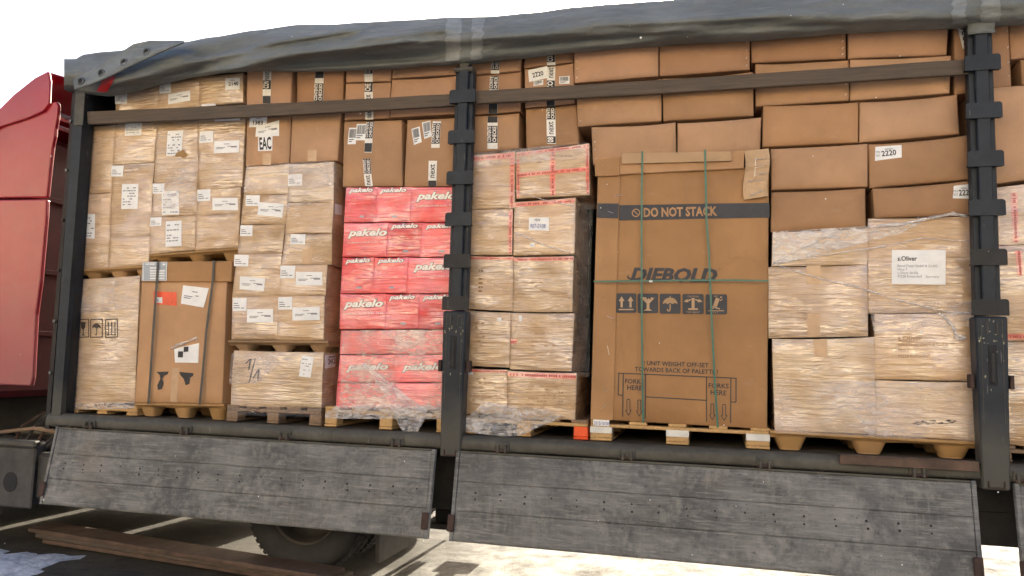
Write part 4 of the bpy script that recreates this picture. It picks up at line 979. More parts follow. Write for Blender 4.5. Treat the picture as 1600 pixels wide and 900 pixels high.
# front stack
st('A3', rq(196, 193, 222.5, 213, 1)); st('A1', rq(180, 146, 199, 163, 1)); st('A4', rq(174, 259, 193, 276, 0, 1), 'small'); st('A4', rq(190, 288, 216, 327, .5, 2))
st('A5', rq(128, 335, 149, 373, 0, 1))
c = C['A0']
for k, x in enumerate((121.5, 143, 166.5)):
    w_ = 19.5; y0, y1 = 499, 528
    fr = c.polys('symbol_frame', [[(P(a, b, c.Y).x, P(a, b, c.Y).z) for a, b in q] for q in ([(x, y0), (x + w_, y0 - 1), (x + w_, y0 + .4), (x, y0 + 1.4)], [(x, y1 - 1.4), (x + w_, y1 - 2.2), (x + w_, y1 - .8), (x, y1)], [(x, y0), (x + 1.2, y0), (x + 1.2, y1), (x, y1)], [(x + w_ - 1.2, y0 - 1), (x + w_, y0 - 1), (x + w_, y1 - 1), (x + w_ - 1.2, y1 - 1)])], m_marker, .003)
    W = lambda u, v: (P(x + u * w_, y1 - v * (y1 - y0), c.Y).x, P(x + u * w_, y1 - v * (y1 - y0), c.Y).z)
    if k == 0: g = [[W(.3, .85), W(.72, .85), W(.68, .55), W(.55, .45), W(.55, .2), W(.7, .13), W(.35, .13), W(.48, .2), W(.48, .45), W(.36, .55)]]
    elif k == 1: g = [[W(.15, .52), W(.22, .68), W(.4, .78), W(.6, .78), W(.8, .68), W(.86, .52), W(.7, .57), W(.5, .5), W(.33, .57)], [W(.48, .52), W(.53, .52), W(.53, .2), W(.48, .2)], [W(.40, .2), W(.53, .2), W(.53, .14), W(.40, .14)]]
    else: g = sum([[[W(u, .2), W(u + .05, .2), W(u + .05, .8), W(u, .8)], [W(u - .06, .72), W(u + .11, .72), W(u + .025, .88)], [W(u - .06, .13), W(u + .11, .13), W(u + .11, .2), W(u - .06, .2)]] for u in (.22, .48, .74)], [])
    c.polys('handling_symbol', g, m_marker, .003, fr)
# second stack
st('B1', rq(250, 130, 268, 147, 1.5), 'small'); st('B1', rq(264, 148, 298, 164, 6.5), 'address'); C['B2'].code(rq(353, 122.5, 375, 141, 1, 0), '2140', ((358.5, 135), (373.5, 134), 6.5))
st('B2', rq(315, 163, 337, 166, 1), None)
st('B3', [(263, 205), (287.5, 203.5), (284.5, 243), (261, 244)]); C['B3'].polys('torn_spot', [[(P(285 + 9 * math.cos(a) * (1 + .25 * math.sin(3 * a)), 241 + 5.5 * math.sin(a), C['B3'].Y).x, P(285 + 9 * math.cos(a), 241 + 5.5 * math.sin(a) * (1 + .3 * math.cos(5 * a)), C['B3'].Y).z) for a in [k * .35 for k in range(18)]]], m_press, .0045)
st('B4', rq(312, 206, 334, 224, 1, 1), 'small'); st('B4', rq(335, 221, 374, 240, 1.5, 1), 'address'); st('B4', rq(336, 183, 375, 190, 2), None)
st('B5', rq(239, 287, 258, 303, 0, 0), 'small'); st('B5', rq(254, 299, 281, 336, .5)); st('B6', rq(309, 297, 330, 315, 1), 'small'); st('B6', rq(333, 310, 372, 329, .5), 'address')
st('B7', rq(235, 340, 253, 354, 1), 'small'); st('B7', rq(260, 346, 285, 386, 1.5))
# third stack
st('D2', rq(450, 273, 473, 291, 1), 'small'); st('D3', rq(384, 305, 406, 322, 0), 'small'); st('D3', [(405, 316), (444, 319), (441.5, 340), (402.5, 336)], 'address')
st('D5', rq(375, 352, 395, 369, 0, 0), 'small'); st('D6', rq(454, 366, 477, 382, 0, .5), 'small'); st('D7', rq(366, 398, 388.5, 416, -.5, .5), 'small'); st('D7', [(376, 432), (415, 434.5), (413, 455), (375, 452)], 'address')
st('D8', rq(438, 415.5, 461, 435, .2, .8), 'small'); st('D8', rq(463, 425, 504, 446, .2, 0), 'address'); st('D9', rq(364, 466, 386, 486, 0, 0), 'small'); st('D9', rq(387, 483, 427.5, 504, 0, 0), 'address')
st('D10', rq(435, 464.5, 457.5, 484, .3, 0), 'small'); st('D10', rq(458, 480.5, 500, 501, 1, 0), 'address')
C['D6'].tape(rq(472, 389, 488, 413, 0, 1), m_tape_clear)
def side_sticker(c, q, name='side_label', num=None):
    """label on the carton's right-hand face"""
    c.base(); X = max(c.q[1].x, c.q[2].x) + .004; V = []
    for px, py in q:
        d = ray(px, py); V.append(CAM + d * ((X - CAM.x) / d.x))
    o = mk(name, V, [(0, 3, 2, 1)], m_paper, c.root)
    if num:
        TV, TF = text_shape(num, .02); A, B, C_, D_ = V
        bl = lambda u, v: (A * (1 - u) + B * u) * (1 - v) + (D_ * (1 - u) + C_ * u) * v + Vector((.002, 0, 0))
        mk('printed_number', [bl(.28 + .68 * x, .72 - .42 * y) for x, y in TV], TF, m_black, o)
        mk('printed_text', [bl(*t) for t in ((.35, .12), (.95, .10), (.95, .22), (.35, .24))], [(0, 3, 2, 1)], m_ink, o)
    return o
side_sticker(C['D0'], [(507.5, 555), (524, 553.5), (524, 573), (508, 576)], 'label_sticker', '2412'); side_sticker(C['D4'], [(523, 318), (534.5, 321), (534.5, 336), (523.5, 335)])
c = C['D0']; st('D0', [(473, 555.5), (491, 558), (487, 590), (468.5, 588)])
mk_line = lambda pts, wpx: [[(P(a[0] - wpx, a[1], c.Y).x, P(a[0] - wpx, a[1], c.Y).z), (P(b[0] - wpx, b[1], c.Y).x, P(b[0] - wpx, b[1], c.Y).z), (P(b[0] + wpx, b[1], c.Y).x, P(b[0] + wpx, b[1], c.Y).z), (P(a[0] + wpx, a[1], c.Y).x, P(a[0] + wpx, a[1], c.Y).z)] for a, b in zip(pts, pts[1:])]
c.polys('handwritten_mark', mk_line([(385.5, 568), (393, 560)], 1.2) + mk_line([(393, 560), (390.5, 578)], 1.3) + mk_line([(400, 560), (391, 598.5)], 1.1) + mk_line([(397.5, 591), (406.5, 576)], 1.2) + mk_line([(406.5, 576), (404.5, 595)], 1.3), m_marker, .003)

# strapped brown carton
c = C['CB']; c.base()
q = [P(*t, .115) for t in ((221.5, 409), (362, 407), (360.5, 440), (220.5, 440.5))]
lid = MB().box(q[3].x, q[2].x + .004, .112, .76, q[3].z, q[0].z, .006).build('lid', m_kraft3, c.root)
def on_plane(name, qpx, Y, mat, parent, lines=True, n=1):
    V = [P(*t, Y) for t in qpx]; o = mk(name, V, [(0, 3, 2, 1)], mat, parent); return o
fm = on_plane('form_sticker', [(223, 409.5), (262, 409), (259, 438.5), (221, 439)], .1085, m_grey_paper, lid)
W = lambda u, v: P(223 + u * 37.5, 410 + v * 28.5, .1070)
mb = MB()
for u0, u1, v0, v1 in ((.1, .5, .06, .13), (.82, .94, .06, .16), (.3, .65, .27, .34), (.3, .92, .42, .5), (.3, .9, .56, .64), (.3, .6, .7, .77), (.65, .92, .7, .77), (.3, .92, .84, .92)): 
    mb.add([W(u0, v0), W(u1, v0), W(u1, v1), W(u0, v1)], [(0, 3, 2, 1)])
for u0, u1, v0, v1 in ((0, .03, 0, 1), (.97, 1, 0, 1), (0, 1, .0, .02), (0, 1, .98, 1)): mb.add([W(u0, v0), W(u1, v0), W(u1, v1), W(u0, v1)], [(0, 3, 2, 1)])
mb.build('printed_text', m_paper, fm, False, 'stuff')
st('CB', [(240.5, 455), (277, 457), (277.5, 478), (241, 475)], None, m_redlabel, name='red_sticker'); st('CB', [(244, 464.5), (255, 464.5), (255, 474), (244, 473)], 'small', eps=.004, name='white_patch')
st('CB', [(287, 446), (327, 450.5), (320.5, 481), (284, 474.5)], 'address', curl=.01)
st('CB', [(273, 545), (312.5, 536), (311, 567), (274.5, 566.5)], None, name='torn_label')
c.polys('printed_squares', [[(P(a, b, c.Y).x, P(a, b, c.Y).z) for a, b in qq] for qq in ([(279.5, 549), (287.5, 549), (287, 558.5), (279, 558.5)], [(288.5, 542), (296, 541.5), (295.5, 549.5), (288, 550)])], m_black, .0042)
V = []; 
for k in range(9):
    u = k / 8
    for j in range(5):
        a = j / 4 * math.pi; p = P(270 + u * 41, 543.5 - u * 16 + 3 * math.cos(a) * (1 + .3 * math.sin(k)) , c.Y); V.append(p + Vector((0, -.006 - .02 * math.sin(a), 0)))
c.base(); mk('peeled_strip', V, [(k * 5 + j, (k + 1) * 5 + j, (k + 1) * 5 + j + 1, k * 5 + j + 1) for k in range(8) for j in range(4)], m_film_rope, c.root, True)
def pxpoly(c, pts): return [(P(a, b, c.Y).x, P(a, b, c.Y).z) for a, b in pts]
for pl_ in ([pxpoly(c, [(246, 581), (265, 580.5), (263, 585), (258, 587), (255, 592), (257, 599), (254, 608), (248, 609), (247, 602), (252, 592), (251, 586)]), pxpoly(c, [(281, 581), (303.5, 583), (303, 587), (298, 590), (297, 600), (291, 602), (288, 592), (283, 586)])]): c.polys('smudged_symbol', [pl_], m_black, .003)
c.tape([(270, 575), (281, 575), (277, 628), (266, 628)], m_tape_clear)
def strap(c, pts, wpx, mat, name='strap', off=.008, th=.002):
    """flat band laid over the front, photo points top to bottom"""
    c.base(); V = []; F = []
    for (x, y) in pts:
        for dx in (-wpx, wpx):
            p = P(x + dx, y, c.Y); p.y -= off; V.append(p)
            p2 = p.copy(); p2.y -= th; V.append(p2)
    for i in range(len(pts) - 1):
        a = i * 4; b = a + 4; F += [(a + 1, b + 1, b + 3, a + 3), (a, a + 2, b + 2, b), (a, b, b + 1, a + 1), (a + 2, a + 3, b + 3, b + 2)]
    return mk(name, V, F, mat, c.root)
strap(c, [(251, 409), (250, 425), (249, 441), (247, 470), (243.5, 520), (239, 590), (236, 631)], 1.7, m_strap_dark, off=.030); strap(c, [(338, 408), (337, 425), (336, 441), (331, 480), (326, 520), (320, 590), (316, 632)], 1.7, m_strap_dark, off=.030)

# red cartons: lettering
def logo(c, a, b, h, sub=True, parent=None):
    e = h * .07
    c.text('pakelo', (a[0] - e * .9, a[1] + e), (b[0] + e * 1.2, b[1] + e), h + 2 * e, m_logo_edge, .0030, .06, .32, name='lettering_outline')
    c.text('pakelo', a, b, h, m_logo_white, .0042, .035, .32)
    if sub: c.text('lubrificanti dal 1930'.upper(), (a[0], a[1] + h * .52), (b[0], b[1] + h * .50), h * .16, m_logo_white, .0032, .0, 0, name='small_lettering')
def clip_logo(c, a, b, h): logo(c, a, b, h)
for r, (xt, yt, xb_, yb, kinds, nm) in enumerate(rows_e):
    for i, k in enumerate(kinds):
        c = C[f'E{r}{i}']; x0, x1 = xt[i], xt[i + 1]
        if k == 's': logo(c, (x0 + (x1 - x0) * .10, yt + 10.5), (x0 + (x1 - x0) * .88, yt + 9.5), 9.5, False)
        if k == 'L': logo(c, (x0 + 6, yt + 24) if x0 < 600 else (x0 + 9, yt + 23), (x0 + 67, yt + 23) if x0 < 600 else (x0 + 71, yt + 22), 15)
        if k == 'M': logo(c, (x0 + 11, yt + 27), (x0 + 76, yt + 26), 14, False)
        if k in 's': st(f'E{r}{i}', rq(x0 + (x1 - x0) * .45, yb - 10, x0 + (x1 - x0) * .6, yb - 7), None, m_grey_paper)

# printed parcel tape strips on the brown cartons
def parcel_tape(c, xt, y0, xb, y1, w_, segs):
    """white strip with black segments; segs: (t0, t1, 'black text' or None, white text or None)"""
    tp = c.tape([(xt, y0), (xt + w_, y0), (xb + w_, y1), (xb, y1)], m_tape_white, .0022, 'printed_tape', 10)
    for t0, t1, kind, tx in segs:
        X = lambda t: xt + (xb - xt) * t; Y_ = lambda t: y0 + (y1 - y0) * t
        if kind == 'b':
            c.patch('black_panel', [(X(t0) + .3, Y_(t0)), (X(t0) + w_ - .3, Y_(t0)), (X(t1) + w_ - .3, Y_(t1)), (X(t1) + .3, Y_(t1))], m_black, .0034, tp, 1, 4)
            if tx:
                l = tx.split('|'); n = len(l)
                for k, s_ in enumerate(l):
                    xx = w_ * (k + 1) / n - w_ * .12 if n > 1 else w_ * .75
                    c.text(s_, (X(t1) + xx, Y_(t1) - 1.2), (X(t0) + xx, Y_(t0) + 1.2), w_ * (.62 / n + .06), m_logo_white, .0046, .02, 0, tp)
        elif tx: c.text(tx, (X(t1) + w_ * .78, Y_(t1) - 1), (X(t0) + w_ * .78, Y_(t0) + 1), w_ * .6, m_black, .0036, .01, 0, tp)
CC = 'CONTENTS|CHECKED'
parcel_tape(C['F1'], 412, 104, 411, 162, 13, [(.12, .4, 'w', 'next'), (.38, .62, 'b', 'CON'), (.8, 1, 'b', None)]); parcel_tape(C['F2'], 494, 102, 491, 160, 14, [(.12, .36, 'b', None), (.5, .98, 'b', CC)])
parcel_tape(C['F3a'], 570, 101, 570, 128, 13, [(.2, .55, 'b', 'CON')]); parcel_tape(C['F3b'], 570, 130, 571, 187, 13, [(.0, .25, 'b', 'CHE'), (.3, .5, 'w', 'ex'), (.72, .98, 'w', 'next')])
parcel_tape(C['F7'], 573, 190, 570, 239, 12, [(0, .55, 'b', CC), (.7, .98, 'b', None)]); parcel_tape(C['F7'], 568, 249, 571, 291, 12, [(0, .55, 'b', CC), (.58, .97, 'w', 'next')])
parcel_tape(C['F8'], 677, 190, 675, 232, 13, [(.08, .85, 'b', CC)]); parcel_tape(C['F8'], 671, 252, 669, 291, 13, [(.12, .7, 'w', 'next'), (.78, 1, 'b', None)])
parcel_tape(C['F9b'], 766, 119, 763, 178, 14, [(.0, .36, 'b', 'CONTE|CHECK'), (.7, 1, 'b', None)]); parcel_tape(C['F9a'], 768, 95, 767, 115, 13, [(0, .75, 'b', 'CONT|CHEC')])
parcel_tape(C['F9c'], 762, 182, 762, 233, 16, [(.0, .2, 'b', None), (.3, .82, 'b', 'CONTENTS|CHECKE')])
parcel_tape(C['F10b'], 855, 105, 854, 166, 13, [(0, .3, 'w', 'next'), (.35, .6, 'b', 'CO'), (.8, 1, 'b', None)]); parcel_tape(C['F10c'], 854, 168, 855, 225, 14, [(0, .34, 'b', 'TENTS|CKED'), (.38, .76, 'w', 'next'), (.8, .98, 'b', '08')]); parcel_tape(C['F10a'], 854, 80, 855, 102, 13, [(.1, .8, 'b', 'CON')])
st('F7', rq(544, 200, 557, 226, 0, 2), 'barcode', ink=m_black); st('F7', rq(556, 194, 572, 220, 0, 2), 'barcode', ink=m_black)
st('F8', [(643.5, 202), (656.5, 198.5), (660.5, 223), (648, 227.5)], 'barcode', ink=m_black); st('F8', [(660, 192), (673, 189), (676, 214), (664.5, 218.5)], 'barcode', ink=m_black)
c = C['F5']; c.code([(391, 182), (418, 180.5), (417, 199), (389, 199)], '1383', ((396, 195), (411.5, 195.5), 6.5)); st('F5', [(401, 199), (437, 188), (437, 213), (400, 214)], 'address', eps=.0028)
e = c.patch('conformity_sticker', [(404.5, 214), (427, 213), (426.5, 236), (404, 236.5)], m_paper, .0024, None, 3, 3); c.text('EAC', (407, 235), (425.5, 234), 20, m_black, .0036, .03, 0, e)
c.tape(rq(411, 240, 424, 258, 0, 1), m_tape_clear); C['F6'].tape(rq(481, 235, 495, 252, 0, 1), m_tape_clear)
for k, q in (('F4a', rq(594, 105, 609, 110, 1)),): pass
C['F10b'].code([(825, 110), (855, 103), (857, 122), (827, 128.5)], '2220', ((833, 122), (850, 118), 7.5)); st('F10b', rq(834, 127, 849, 135, 2), 'barcode', ink=m_black); st('F10b', rq(874, 120, 890, 132, 1), 'barcode', ink=m_black)
C['J14'].code([(1368, 229), (1408.5, 226.5), (1408, 247), (1367, 251.5)], '2220', ((1377.5, 245), (1400, 243), 9)); C['J16'].code([(1489, 291), (1521, 287), (1521, 311), (1487, 311)], '2220', ((1497, 307), (1519, 305.5), 9.5))
C['J14'].text('MN', (1369, 240), (1375, 239.6), 4, m_ink); C['J14'].text('907', (1369, 245.5), (1375.5, 245), 4, m_ink)
C['J16'].text('MN', (1488.3, 302), (1495, 301.6), 4, m_ink); C['J16'].text('907', (1488.3, 307.5), (1495.5, 307), 4, m_ink)
e = C['J17'].patch('label_sticker', [(1494, 43), (1517, 38.5), (1517, 75), (1503, 78)], m_paper, .0024); C['J17'].text('2220', (1513.5, 73), (1507.5, 40), 9, m_black, .0036, .02, 0, e)
for k in ('J1', 'J2', 'J3', 'J5', 'J7', 'J9', 'J10', 'J17'): C[k].staples('L' if k in ('J1', 'J3', 'J5') else 'R')

# red-taped stack
def red_tape(k, q, n=10):
    c = C[k]; t = c.tape(q, m_redtape, .0024, 'red_tape', 2 if abs(q[1][0] - q[0][0]) > abs(q[3][1] - q[0][1]) else n, n if abs(q[1][0] - q[0][0]) > abs(q[3][1] - q[0][1]) else 2)
    R = []; hor = abs(q[1][0] - q[0][0]) > abs(q[3][1] - q[0][1]); nn = int(max(abs(q[1][0] - q[0][0]), abs(q[3][1] - q[0][1])) / 2.6)
    for i in range(nn):
        if random.random() < .3: continue
        a, b = (i + .1) / nn, (i + .85) / nn; lo, hi = random.choice(((.3, .75), (.35, .7)))
        f = lambda u, v: ((q[0][0] * (1 - u) + q[1][0] * u) * (1 - v) + (q[3][0] * (1 - u) + q[2][0] * u) * v, (q[0][1] * (1 - u) + q[1][1] * u) * (1 - v) + (q[3][1] * (1 - u) + q[2][1] * u) * v)
        R.append(pxpoly(c, [f(a, lo), f(b, lo), f(b, hi), f(a, hi)] if hor else [f(lo, a), f(hi, a), f(hi, b), f(lo, b)]))
    c.polys('printed_text', R, m_redprint, .0034, t)
red_tape('G1', [(735, 244), (804, 238.5), (804, 247), (735, 253)]); red_tape('G1', [(797, 248), (804, 247), (803, 324), (796, 325)])
red_tape('G2', [(808, 239), (920, 225), (920, 230), (808, 245)]); red_tape('G2', [(859, 233), (868, 232), (868, 305), (860, 306)]); red_tape('G2', [(808, 271), (920, 261), (920, 267), (808, 278)]); red_tape('G2', [(915, 231), (920, 230), (921, 302), (916, 303)]); red_tape('G2', [(807.5, 250), (812, 249), (812, 309), (807.5, 309)])
red_tape('G3', [(795, 329), (801, 328), (800, 396), (794, 397)]); red_tape('G4', [(804, 317), (898, 311), (898, 317), (804, 324)]); red_tape('G5', [(730, 401), (802, 402), (802, 406), (730, 406)]); red_tape('G6', [(803, 403), (896, 401), (896, 407), (803, 409)])
red_tape('G9', [(724, 576), (792, 579), (792, 583), (724, 581)]); red_tape('G10', [(794, 581), (900, 584), (900, 593), (794, 588)]); red_tape('G8', [(798, 530), (808, 530), (808, 537), (798, 537)])
C['G4'].sticker([(827, 340), (858, 340), (858, 361), (826.5, 360)], None, name='handwritten_card'); C['G4'].text('MW', (836, 346.5), (845, 346.5), 4.5, m_marker, .0036); C['G4'].text('907-0108', (829, 357), (853, 357), 7, m_blue_ink, .0036, 0, .2)
st('G4', rq(828.5, 380, 836, 386), 'small'); st('G7', rq(777, 496.5, 784, 502), 'small'); st('G8', rq(811, 493, 816, 502), None); st('G9', rq(732, 580, 739, 585.5), 'small')
def print_block(k, x0, y0, x1, y1, rows, dens=.6, sl=0):
    c = C[k]; R = []
    for r in range(rows):
        y = y0 + (y1 - y0) * r / rows; h = (y1 - y0) / rows * .45; x = x0
        while x < x1:
            e = min(x1, x + random.uniform(2, 7))
            if random.random() < dens: R.append(pxpoly(c, [(x, y), (e, y), (e, y + h), (x, y + h)]))
            x = e + 1.2
    c.polys('printed_text', R, m_press_dk, .0028)
print_block('G10', 822, 598, 880, 640, 9, .55); print_block('G9', 733, 590, 760, 630, 6, .35); print_block('G8', 830, 520, 870, 545, 4, .4); print_block('G6', 830, 440, 850, 458, 3, .4); print_block('G7', 735, 497, 758, 545, 7, .3); print_block('G2', 815, 243, 900, 258, 3, .4); print_block('G5', 748, 422, 756, 460, 6, .5)

# ---- machine carton
c = C['H']; c.base()
X_ = lambda a, b: (P(a, b, c.Y).x, P(a, b, c.Y).z)
c.patch('corner_board', [(934.5, 273), (969, 271), (958, 656.5), (923, 655)], m_kraft3, .008, None, 2, 14)
q = [P(*t, .10) for t in ((929.5, 248), (1163, 235.5), (1162, 263), (930, 274.5))]
V = []; F = []; n = 24
for i in range(n + 1):
    u = i / n; t = q[0].lerp(q[1], u); o = q[3].lerp(q[2], u); w_ = .006 * noise.noise(Vector((u * 7, 3, 0)))
    V += [Vector((t.x, .93, t.z)), Vector((t.x, .098 + w_, t.z)), Vector((t.x, .095 + w_, t.z - .006)), Vector((o.x, .094 - w_, o.z + .002)), Vector((o.x, .104 - w_, o.z - .003))]
for i in range(n):
    for k in range(4): F.append((i * 5 + k, i * 5 + k + 1, (i + 1) * 5 + k + 1, (i + 1) * 5 + k))
lid = mk('lid', V, F, m_kraft3, c.root)
V = [P(*t, y) for t, y in (((930, 249), .088), ((969, 246.5), .088), ((967, 274), .086), ((930, 275.5), .086))]
MB().prism([(v.x, v.z) for v in V], .084, .0935).build('lid_corner_board', m_kraft3, lid)
V = [P(*t, .085) for t in ((972, 240.5), (1142, 237), (1142.5, 252), (972.5, 256.5))]
MB().prism([(v.x, v.z) for v in V], .072, .088).build('edge_batten', m_edge, c.root)
# torn, bent flap held by staples at the right end of the lid
V = []; F = []
for j in range(13):
    v = j / 12
    for i in range(9):
        u = i / 8; px = 1163 + 38 * u + 2 * math.sin(v * 6); py = 236 - 4 * u + (76 - 2 * u) * v
        yy = .092 - .012 * math.sin(u * 3) - .014 * (1 if .30 < v < .36 or .50 < v < .56 else 0) + .01 * noise.noise(Vector((u * 3, v * 5, 1))); V.append(P(px, py, yy))
for j in range(12):
    for i in range(8): F.append((j * 9 + i, (j + 1) * 9 + i, (j + 1) * 9 + i + 1, j * 9 + i + 1))
tf = mk('torn_flap', V, F, m_edge, c.root); md = tf.modifiers.new('s', 'SOLIDIFY'); md.thickness = .006
sm = MB()
for a, b in (((1178, 250), (1196, 247)), ((1180, 262), (1195, 259)), ((1178, 274), (1197, 271)), ((1168, 284), (1190, 281)), ((1172, 305), (1192, 298)), ((1181, 246), (1179, 276)), ((960, 306), (972, 305)), ((952, 394), (966, 394)), ((950, 330), (958, 333)), ((948, 494), (958, 498)), ((949, 540), (952, 555)), ((944, 605), (948, 612)), ((940, 640), (947, 630)), ((975, 262), (982, 258)), ((1045, 262), (1054, 255)), ((1112, 258), (1122, 252))):
    pa, pb = P(*a, .074 if a[0] > 1160 else .10), P(*b, .074 if a[0] > 1160 else .10); sm.tube([pa, pb], .0016, 5)
sm.build('staples', m_alu, c.root, False, 'stuff')
# dark band with its lettering, printed over board and corner
bd = c.patch('printed_band', [(968, 321), (1202, 317), (1202.5, 340), (967.5, 345)], m_navy, .0030, None, 10, 2)
c.patch('printed_band', [(934, 318), (967, 318.5), (966.5, 342), (933, 340.5)], m_navy, .0105, None, 3, 2)
c.text('DO NOT STACK', (1006, 340), (1121, 338), 15, m_kraft3, .0045, .035, 0, bd)
cc = P(994, 333, c.Y)
def ring(r0, r1, cx, cz, n=24): return [[(cx + r0 * math.cos(2 * math.pi * k / n), cz + r0 * math.sin(2 * math.pi * k / n)), (cx + r1 * math.cos(2 * math.pi * k / n), cz + r1 * math.sin(2 * math.pi * k / n)), (cx + r1 * math.cos(2 * math.pi * (k + 1) / n), cz + r1 * math.sin(2 * math.pi * (k + 1) / n)), (cx + r0 * math.cos(2 * math.pi * (k + 1) / n), cz + r0 * math.sin(2 * math.pi * (k + 1) / n))] for k in range(n)]
c.polys('prohibition_ring', ring(.022, .0285, cc.x, cc.z) + [[(cc.x - .018, cc.z + .014), (cc.x - .014, cc.z + .018), (cc.x + .018, cc.z - .014), (cc.x + .014, cc.z - .018)]], m_kraft3, .0045, bd)
c.text('DIEBOLD', (985, 440), (1121, 442), 22, m_navy, .003, .045, .25, name='brand_lettering'); 
sw = [X_(981 + 12 - 13 * math.cos(a), 433 - 5.5 * math.sin(a) * -1) for a in [k * .2 - .4 for k in range(14)]]; sw2 = [X_(981 + 13.5 - 12 * math.cos(a), 432 + 4.0 * math.sin(a)) for a in [k * .2 - .4 for k in range(14)]][::-1]
c.polys('brand_swoosh', [sw + sw2], m_navy, .0034); c.polys('registered_mark', ring(.006, .0075, P(1124, 421, c.Y).x, P(1124, 421, c.Y).z, 12), m_navy, .003)
ICON = [
 [[(.22, .28), (.33, .28), (.33, .6), (.42, .6), (.275, .84), (.13, .6), (.22, .6)], [(.66, .28), (.77, .28), (.77, .6), (.86, .6), (.715, .84), (.57, .6), (.66, .6)], [(.13, .14), (.86, .14), (.86, .20), (.13, .20)]],
 [[(.12, .82), (.40, .82), (.48, .68), (.52, .78), (.60, .70), (.68, .82), (.78, .76), (.86, .82), (.58, .5), (.58, .22), (.72, .13), (.28, .13), (.44, .22), (.44, .5)]],
 [[(.15, .48)] + [(.5 - .35 * math.cos(a), .48 + .33 * math.sin(a)) for a in [k * math.pi / 12 for k in range(1, 12)]] + [(.85, .48), (.73, .54), (.62, .48), (.5, .54), (.38, .48), (.27, .54)], [(.47, .48), (.53, .48), (.53, .22), (.47, .22)], [(.36, .12), (.48, .10), (.53, .22), (.47, .22), (.44, .17), (.40, .18), (.40, .25), (.34, .25)], [(.48, .80), (.52, .80), (.52, .88), (.48, .88)]],
 [[(.27, .20), (.73, .20), (.73, .29), (.27, .29)], [(.43, .29), (.57, .29), (.57, .80), (.43, .80)], [(.40, .76), (.25, .70), (.22, .75), (.06, .62), (.28, .58), (.26, .63), (.40, .69)], [(.60, .76), (.75, .70), (.78, .75), (.94, .62), (.72, .58), (.74, .63), (.60, .69)]],
 [[(.34, .42), (.52, .36), (.66, .78), (.48, .84)], [(.28, .36), (.66, .24), (.68, .30), (.30, .42)], [(.12, .16), (.86, .16), (.86, .20), (.12, .20)], [(.68, .66), (.80, .74), (.78, .78), (.66, .70)], [(.66, .80), (.80, .86), (.70, .90)], [(.22, .22), (.27, .20), (.42, .34), (.37, .36)]]]
for k, x in enumerate((963, 996.5, 1031, 1066.5, 1102.5)):
    w_ = 31.5 + .5 * k; y0 = 458.5 + .4 * k; y1 = 489 + .6 * k; r = 2.2
    o = c.polys('handling_symbol', [[X_(*t) for t in ((x + r, y0), (x + w_ - r, y0), (x + w_ - .6, y0 + .6), (x + w_, y0 + r), (x + w_, y1 - r), (x + w_ - .6, y1 - .6), (x + w_ - r, y1), (x + r, y1), (x + .6, y1 - .6), (x, y1 - r), (x, y0 + r), (x + .6, y0 + .6))]], m_navy, .003)
    c.polys('pictogram', [[X_(x + u * w_, y1 - v * (y1 - y0)) for u, v in pl] for pl in ICON[k]], m_edge, .0042, o)
    if k == 3: c.text('CAUTION', (x + 8, y0 + 5), (x + w_ - 8, y0 + 5), 2.6, m_edge, .0042, 0, 0, o); c.text('TOP HEAVY', (x + 6, y1 - 1.5), (x + w_ - 6, y1 - 1.5), 2.6, m_edge, .0042, 0, 0, o)
    if k == 4: c.text('NO', (x + 13, y0 + 4.5), (x + 19, y0 + 4.5), 2.8, m_edge, .0042, 0, 0, o); c.text('TILT', (x + 11, y1 - 1.5), (x + 20, y1 - 1.5), 2.8, m_edge, .0042, 0, 0, o)
c.text('! UNIT WEIGHT OFF-SET', (1006, 570.5), (1107, 574.5), 7, m_navy, .003, .015); c.text('TOWARDS BACK OF PALETTE !', (992, 580), (1122, 585), 7, m_navy, .003, .015)
def bar(a, b, wpx=.8):
    dx, dy = b[0] - a[0], b[1] - a[1]; l = math.hypot(dx, dy); nx, ny = -dy / l * wpx, dx / l * wpx
    n = max(1, int(l / 25)); out = []
    for i in range(n):
        p = (a[0] + dx * i / n, a[1] + dy * i / n); r = (a[0] + dx * (i + 1) / n, a[1] + dy * (i + 1) / n)
        out.append([X_(p[0] + nx, p[1] + ny), X_(r[0] + nx, r[1] + ny), X_(r[0] - nx, r[1] - ny), X_(p[0] - nx, p[1] - ny)])
    return out
B = []
for a, b in (((966, 583), (1151, 591)), ((967, 583), (966, 617)), ((966, 617), (973, 617.5)), ((974, 584), (973, 651)), ((1009, 585), (1008, 654)), ((1104, 589), (1104, 659)), ((1142, 591), (1141.5, 661)), ((1150, 591), (1150, 628)), ((1142, 628), (1150, 628.5)), ((1009, 620), (1104, 625.5))): B += bar(a, b, .75)
for x, y in ((982, 624), (999, 625), (1113, 631), (1131.5, 632)):
    pts = [(x - 2.3, y), (x + 2.3, y), (x + 2.3, y + 17), (x + 4.5, y + 17), (x, y + 25), (x - 4.5, y + 17), (x - 2.3, y + 17), (x - 2.3, y)]
    for p, r in zip(pts, pts[1:]): B += bar(p, r, .55)
fd = c.polys('fork_diagram', B, m_navy, .003)
for tx, a, b in (('FORKS', (976.5, 599), (1006, 600.5)), ('HERE', (980, 609), (1003.5, 610)), ('FORKS', (1107, 606), (1138.5, 607)), ('HERE', (1110, 616.5), (1135, 618))): c.text(tx, a, b, 7.5, m_navy, .003, .015, 0, fd)
strap(c, [(1004.5, 239), (1004.5, 256), (1004, 275), (1003.5, 345), (1003.5, 440), (1004, 520), (1005, 600), (1006, 660)], 1.5, m_strap_green, 'green_strap', .046); strap(c, [(1101.5, 237), (1102, 254), (1102.5, 275), (1104, 345), (1108, 400), (1109.5, 440), (1113, 520), (1117, 600), (1121.5, 667)], 1.6, m_strap_green, 'green_strap', .046)
